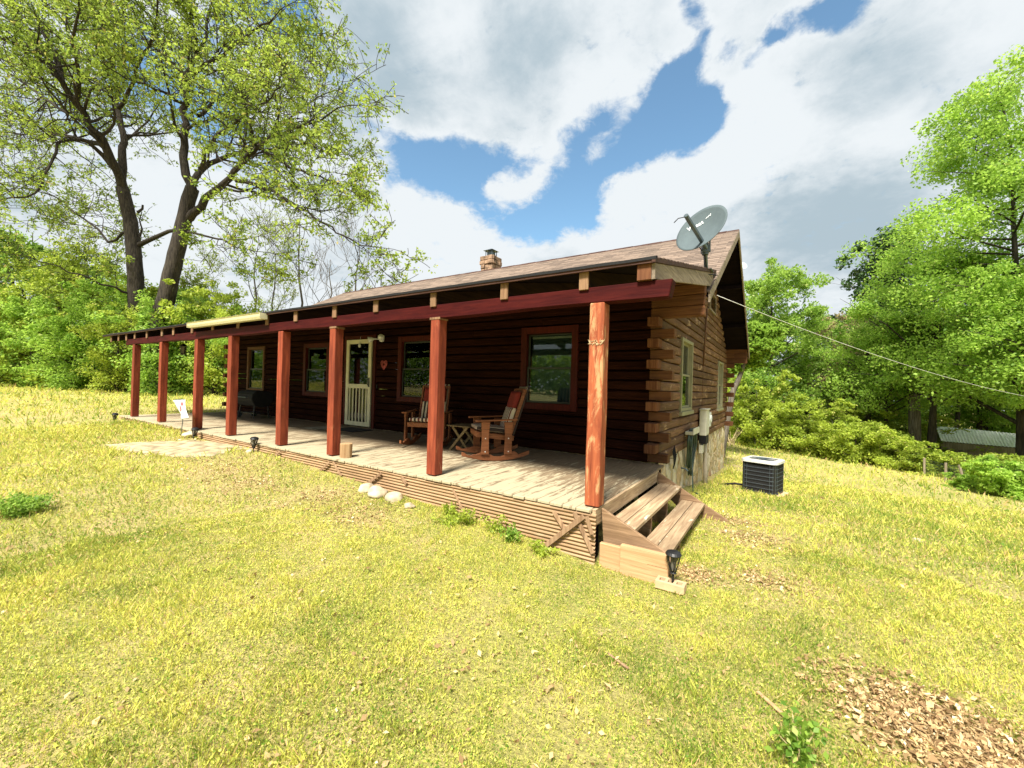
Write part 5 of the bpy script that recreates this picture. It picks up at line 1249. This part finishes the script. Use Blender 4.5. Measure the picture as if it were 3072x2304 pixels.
# --- right-hand side
G2 = 'trees of the wood behind the right lawn'
rt = tree_proto('maple_tree', 'tree', 'tall bright green tree at the right photo edge, leaning trunk showing', put(3070, 15), 14.6, 5.0, 51, M['leaf_green'], M['bark'], .115, 72000, 'egg', .16, .17, lean=(-.6, .3))
t2 = tree_proto('maple_tree', 'tree', 'bright green tree reaching in front of the dark pine', put(2800, 18), 8.4, 3.7, 52, M['leaf_green'], M['bark'], .12, 30000, 'round', .42, .16)
t3 = tree_proto('maple_tree', 'tree', 'rounded green tree directly behind the far cabin corner', put(2310, 24), 9.6, 3.3, 53, M['leaf_mid'], M['bark'], .15, 30000, 'round', .10, .16)
t4 = tree_proto('pine_tree', 'tree', 'dark pine rising behind the bright right-hand trees', put(2660, 28), 14.3, 3.6, 54, M['leaf_dark'], M['bark'], .24, 16000, 'bush', .45, .25)
t5 = tree_proto('budding_tree', 'tree', 'tan budding tree between the green trees on the right', put(2545, 22.5), 7.3, 1.9, 55, M['leaf_tan'], M['bark_pale'], .11, 9000, 'round', .3, .12)
t6 = tree_proto('woodland_shrub', 'shrub', 'yellow-green shrub at the wood edge behind the cabin corner', put(2270, 21.5), 3.4, 2.0, 56, M['leaf_yellow'], M['bark'], .14, 7000, 'bush', .0, .06)
t7 = tree_proto('woodland_shrub', 'shrub', 'green shrub at the right photo edge above the lawn', put(3010, 11.2), 1.0, .85, 57, M['leaf_green'], M['bark'], .085, 7000, 'bush', .0, .04)
t8 = tree_proto('bramble_bush', 'shrub', 'low bramble spreading in front of the thick pale trunk', put(2660, 16.6), 1.15, 1.25, 58, M['leaf_yellow'], M['bark'], .085, 9000, 'bush', .0, .04)
for (src, u, D, s, lab) in ((t3, 2640, 23, .72, 'mid green tree right of the tan budding one'), (t3, 2230, 27, .86, 'green tree top beside the gable eave'), (t3, 2420, 26, .80, 'green tree between the rounded tree and the tan one'), (t3, 2500, 31, .9, 'airy green tree on the skyline left of the pine'), (t3, 2620, 33, .85, 'small dark tree on the skyline between pine and cabin'),
        (t2, 2660, 20, .74, 'leafy tree hanging over the shed end of the lawn'), (t2, 2940, 23.5, .95, 'low branching tree behind the tin roofed shed'), (t5, 2400, 29, .7, 'smaller tan budding tree behind the green ones'), (t4, 2590, 36, .72, 'further dark pine left of the tall one'), (t2, 3180, 13.5, .8, 'leafy tree cut by the right photo edge'), (rt, 3330, 17, .9, 'tall green tree mostly beyond the right photo edge'), (t3, 2780, 25, .8, 'dense green tree behind the leafy right-hand trees'), (t3, 2960, 24, .8, 'dense green tree behind the shed')):
    copy_thing(src, put(u, D), random.uniform(0, 6.28), lab, s, G2)
for o in (rt, t2, t3, t4, t5): o['group'] = G2
G3 = 'shrubs along the foot of the right wood'
for i, (u, D, s, src) in enumerate([(2350, 20.5, (.9, .9, .8), t6), (2430, 19.5, (.9, .9, .68), t6), (2500, 18.5, (.9, .9, .55), t6), (2570, 17.2, (1.2, 1.2, 1.3), t8), (2620, 17.6, (1.1, 1.1, 1.15), t8), (2740, 15.6, (1, 1, .9), t8), (2800, 14.8, (.9, .9, .72), t8), (2220, 22.5, (.8, .8, .75), t6), (2860, 14.6, (.8, .8, .62), t8), (2940, 13.6, (.8, .8, .66), t8), (3060, 12.6, (.9, .9, .8), t8), (2905, 12.2, (.55, .55, .45), t7), (3100, 11.4, (1.1, 1.1, .8), t7), (2995, 12.8, (1.0, 1.0, .6), t7), (2600, 21, (1.1, 1.1, .75), t6), (2720, 20.5, (1.1, 1.1, .6), t6)]):
    LB = ['shrub just right of the cabin corner log ends', 'shrub below the tan budding tree', 'shrub between the tan tree and the thick pale trunk', 'low shrub left of the thick pale trunk', 'low bramble just behind the one before the pale trunk', 'low bramble left of the tin roofed shed', 'low bramble under the left end of the tin roof', 'shrub half hidden by the cabin corner', 'dark bramble under the tin roof beside the fence posts', 'bramble between the fence post and the right shrub', 'dense bush at the right edge below the tin roof', 'small bright bush on the lawn edge near the leaning fence post', 'large green bush cut by the right photo edge', 'green bush under the right end of the tin roof', 'tall shrub behind the brambles left of the pale trunk', 'tall shrub behind the brambles right of the pale trunk']
    copy_thing(src, put(u, D, -.05), random.uniform(0, 6.28), LB[i], s, G3)
t6['group'] = G3; t7['group'] = G3; t8['group'] = G3
# leaning bark trunk behind the cabin corner, thick pale trunk in the wood
def trunk(name, label, pts, r0, r1, bark):
    root = thing(name, label, 'tree', pts[0]); m = MB(); pp = [Vector(p) - Vector(pts[0]) for p in smooth_path([Vector(p) for p in pts])]; n = len(pp); m.tube(pp, [r0 + (r1 - r0) * i / (n - 1) for i in range(n)], 10, False); m.build('trunk', bark, root, smooth=True); 
    g = np.random.default_rng(5); cs_ = [pp[-1] + Vector((random.uniform(-.9, .9), random.uniform(-.9, .9), random.uniform(-.9, .5))) for _ in range(26)]; P = np.array([tuple(cs_[k % 26] + Vector((random.gauss(0, .22), random.gauss(0, .22), random.gauss(0, .12)))) for k in range(2600)])
    for c_ in cs_: mm = MB(); V, T = leafquads(P, .15, g=g); quads('crown', V, T, M['leaf_green'], root)
    for k in range(7):
        q = P[k * 50]; mm = MB()
    return root
D_ = 16.0
p0 = at(2165, 1300, D_); p0.z = gz(p0.x, p0.y) - .1
trunk('leaning_tree', 'rough barked tree leaning right behind the far corner log ends', [p0, at(2195, 1190, D_), at(2215, 1140, D_), at(2232, 1090, D_), at(2245, 1030, D_)], .12, .06, M['bark_pale'])
D_ = 19.0; p0 = at(2745, 1360, D_); p0.z = gz(p0.x, p0.y) - .1
trunk('pine_tree', 'thick pale brown trunk standing in the wood left of the shed', [p0, at(2744, 1280, D_), at(2742, 1200, D_), at(2738, 1000, D_)], .24, .20, M['bark_pale'])
for (u, D, lab) in ((2790, 19, 'dark straight trunk just left of the shed roof'), (2600, 21, 'slim dark trunk left of the pale one'), (2868, 23.5, 'second dark trunk behind the shed')):
    p0 = put(u, D, -.1); m = MB(); root = thing('woodland_tree', lab, 'tree', p0); m.tube([Vector((0, 0, 0)), Vector((.1, 0, 2.5)), Vector((0, .1, 5.5))], [.13, .10, .06], 8, False); m.build('trunk', M['bark'], root, smooth=True)
# dry pale stalks at the far corner
p = put(2195, 20.5); m = MB()
for k in range(26): a = random.uniform(0, 6.28); m.tube([(p.x + random.gauss(0, .12), p.y + random.gauss(0, .12), p.z), (p.x + .25 * math.cos(a), p.y + .25 * math.sin(a), p.z + .4), (p.x + .55 * math.cos(a), p.y + .55 * math.sin(a), p.z + random.uniform(.6, .9))], [.008, .006, .003], 4, False)
solo(m, 'dry_grass_clump', M['straw'], 'clump of dry straw-coloured stalks at the far cabin corner', 'grass clump')
# far woods that read as one mass
def mass(name, label, pts, seed, n=26000, h=6.0, size=.38, mat=None):
    g = np.random.default_rng(seed); P = []
    for k in range(n):
        i = g.integers(0, len(pts) - 1); q = g.uniform(0, 1); a = Vector(pts[i]).lerp(Vector(pts[i + 1]), q); a += Vector((g.normal(0, 1.6), g.normal(0, 1.6), 0)); hh = h * (.62 + .5 * float(vnoise(a.x, a.y, .22, seed))); P.append((a.x, a.y, gz(a.x, a.y) + hh * g.uniform(0, 1) ** .8))
    P = np.array(P); V, T = leafquads(P, size, cluster_tint(P, .8, seed, g), up=.25, aspect=.6, g=g); return tag(quads(name, V, T, mat or M['leaf_mid']), label, 'woods', kind='stuff')
mass('distant_woods', 'far-off wood showing between the trees behind the left lawn', [put(-500, 26), put(-100, 30), put(300, 32), put(700, 33), put(1000, 36)], 71, 26000, 4.6)
mass('distant_woods', 'dark wood showing behind the trees on the right', [put(2150, 33), put(2500, 33), put(2900, 27), put(3300, 22)], 72, 26000, 5.6, .26, M['leaf_mid'])
mass('distant_woods', 'wood across the lawn behind the viewer', [Vector((-95, -30, 0)), Vector((-60, -44, 0)), Vector((-25, -42, 0)), Vector((12, -36, 0)), Vector((36, -24, 0)), Vector((44, 0, 0))], 73, 22000, 7.5, .8)
# shed with tin roof, fence
sh = thing('tin_roofed_shed', 'low shed with a pale tin roof among the bushes at right', 'shed', (0, 0, 0))
a = at(2807, 1279, 21); b = at(3120, 1309, 18.6); c_ = at(3150, 1352, 16.9); d_ = at(2823, 1324, 19.6)
m_ = MB(); n = 30; vs = []; fs = []
for i in range(n * 4 + 1):
    q = i / (n * 4); t0_ = a.lerp(b, q); t1_ = d_.lerp(c_, q); o_ = Vector((0, 0, .018 * (1 if i % 4 in (0, 1) else 0))); vs += [t0_ + o_, t1_ + o_]
for i in range(n * 4): fs.append((i * 2, i * 2 + 1, i * 2 + 3, i * 2 + 2))
m_.add(vs, fs); o = m_.build('roof', M['tin'], sh); q = o.modifiers.new('t', 'SOLIDIFY'); q.thickness = .012
m_ = MB(); dn = Vector((0, 0, -1.5)); ins = lambda p, q_, k: p.lerp(q_, k)
m_.add([d_ + Vector((0, 0, -.03)), c_ + Vector((0, 0, -.03)), c_ + dn, d_ + dn, a + Vector((0, 0, -.03)), b + Vector((0, 0, -.03)), b + dn, a + dn], [(0, 1, 2, 3), (4, 7, 6, 5), (0, 3, 7, 4), (1, 5, 6, 2)]); m_.build('wall', M['post_grey'], sh)
fn = thing('wire_fence', 'old wire fence with grey wooden posts in front of the shed', 'fence', (0, 0, 0))
fp = [put(2845, 13.4), put(2908, 12.7), put(3010, 12.3), put(2780, 14.6)]
for i, p in enumerate(fp):
    m_ = MB(); l_ = (.18 if i == 1 else .02); m_.tube([p + Vector((0, 0, -.2)), p + Vector((-l_, 0, .62))], .035, 7); m_.build('fence_post', M['post_grey'], fn)
m_ = MB()
for z in (.1, .22, .34, .46, .56):
    m_.tube([fp[3] + Vector((0, 0, z)), fp[0] + Vector((0, 0, z)), fp[1] + Vector((-.1, 0, z)), fp[2] + Vector((0, 0, z))], .004, 4, False)
for k in range(30): q = k / 30; p = fp[3].lerp(fp[0], q * 2) if q < .5 else fp[0].lerp(fp[1], q * 2 - 1); m_.tube([p + Vector((0, 0, .06)), p + Vector((0, 0, .56))], .003, 3, False)
m_.build('fence_wire', M['steel'], fn)
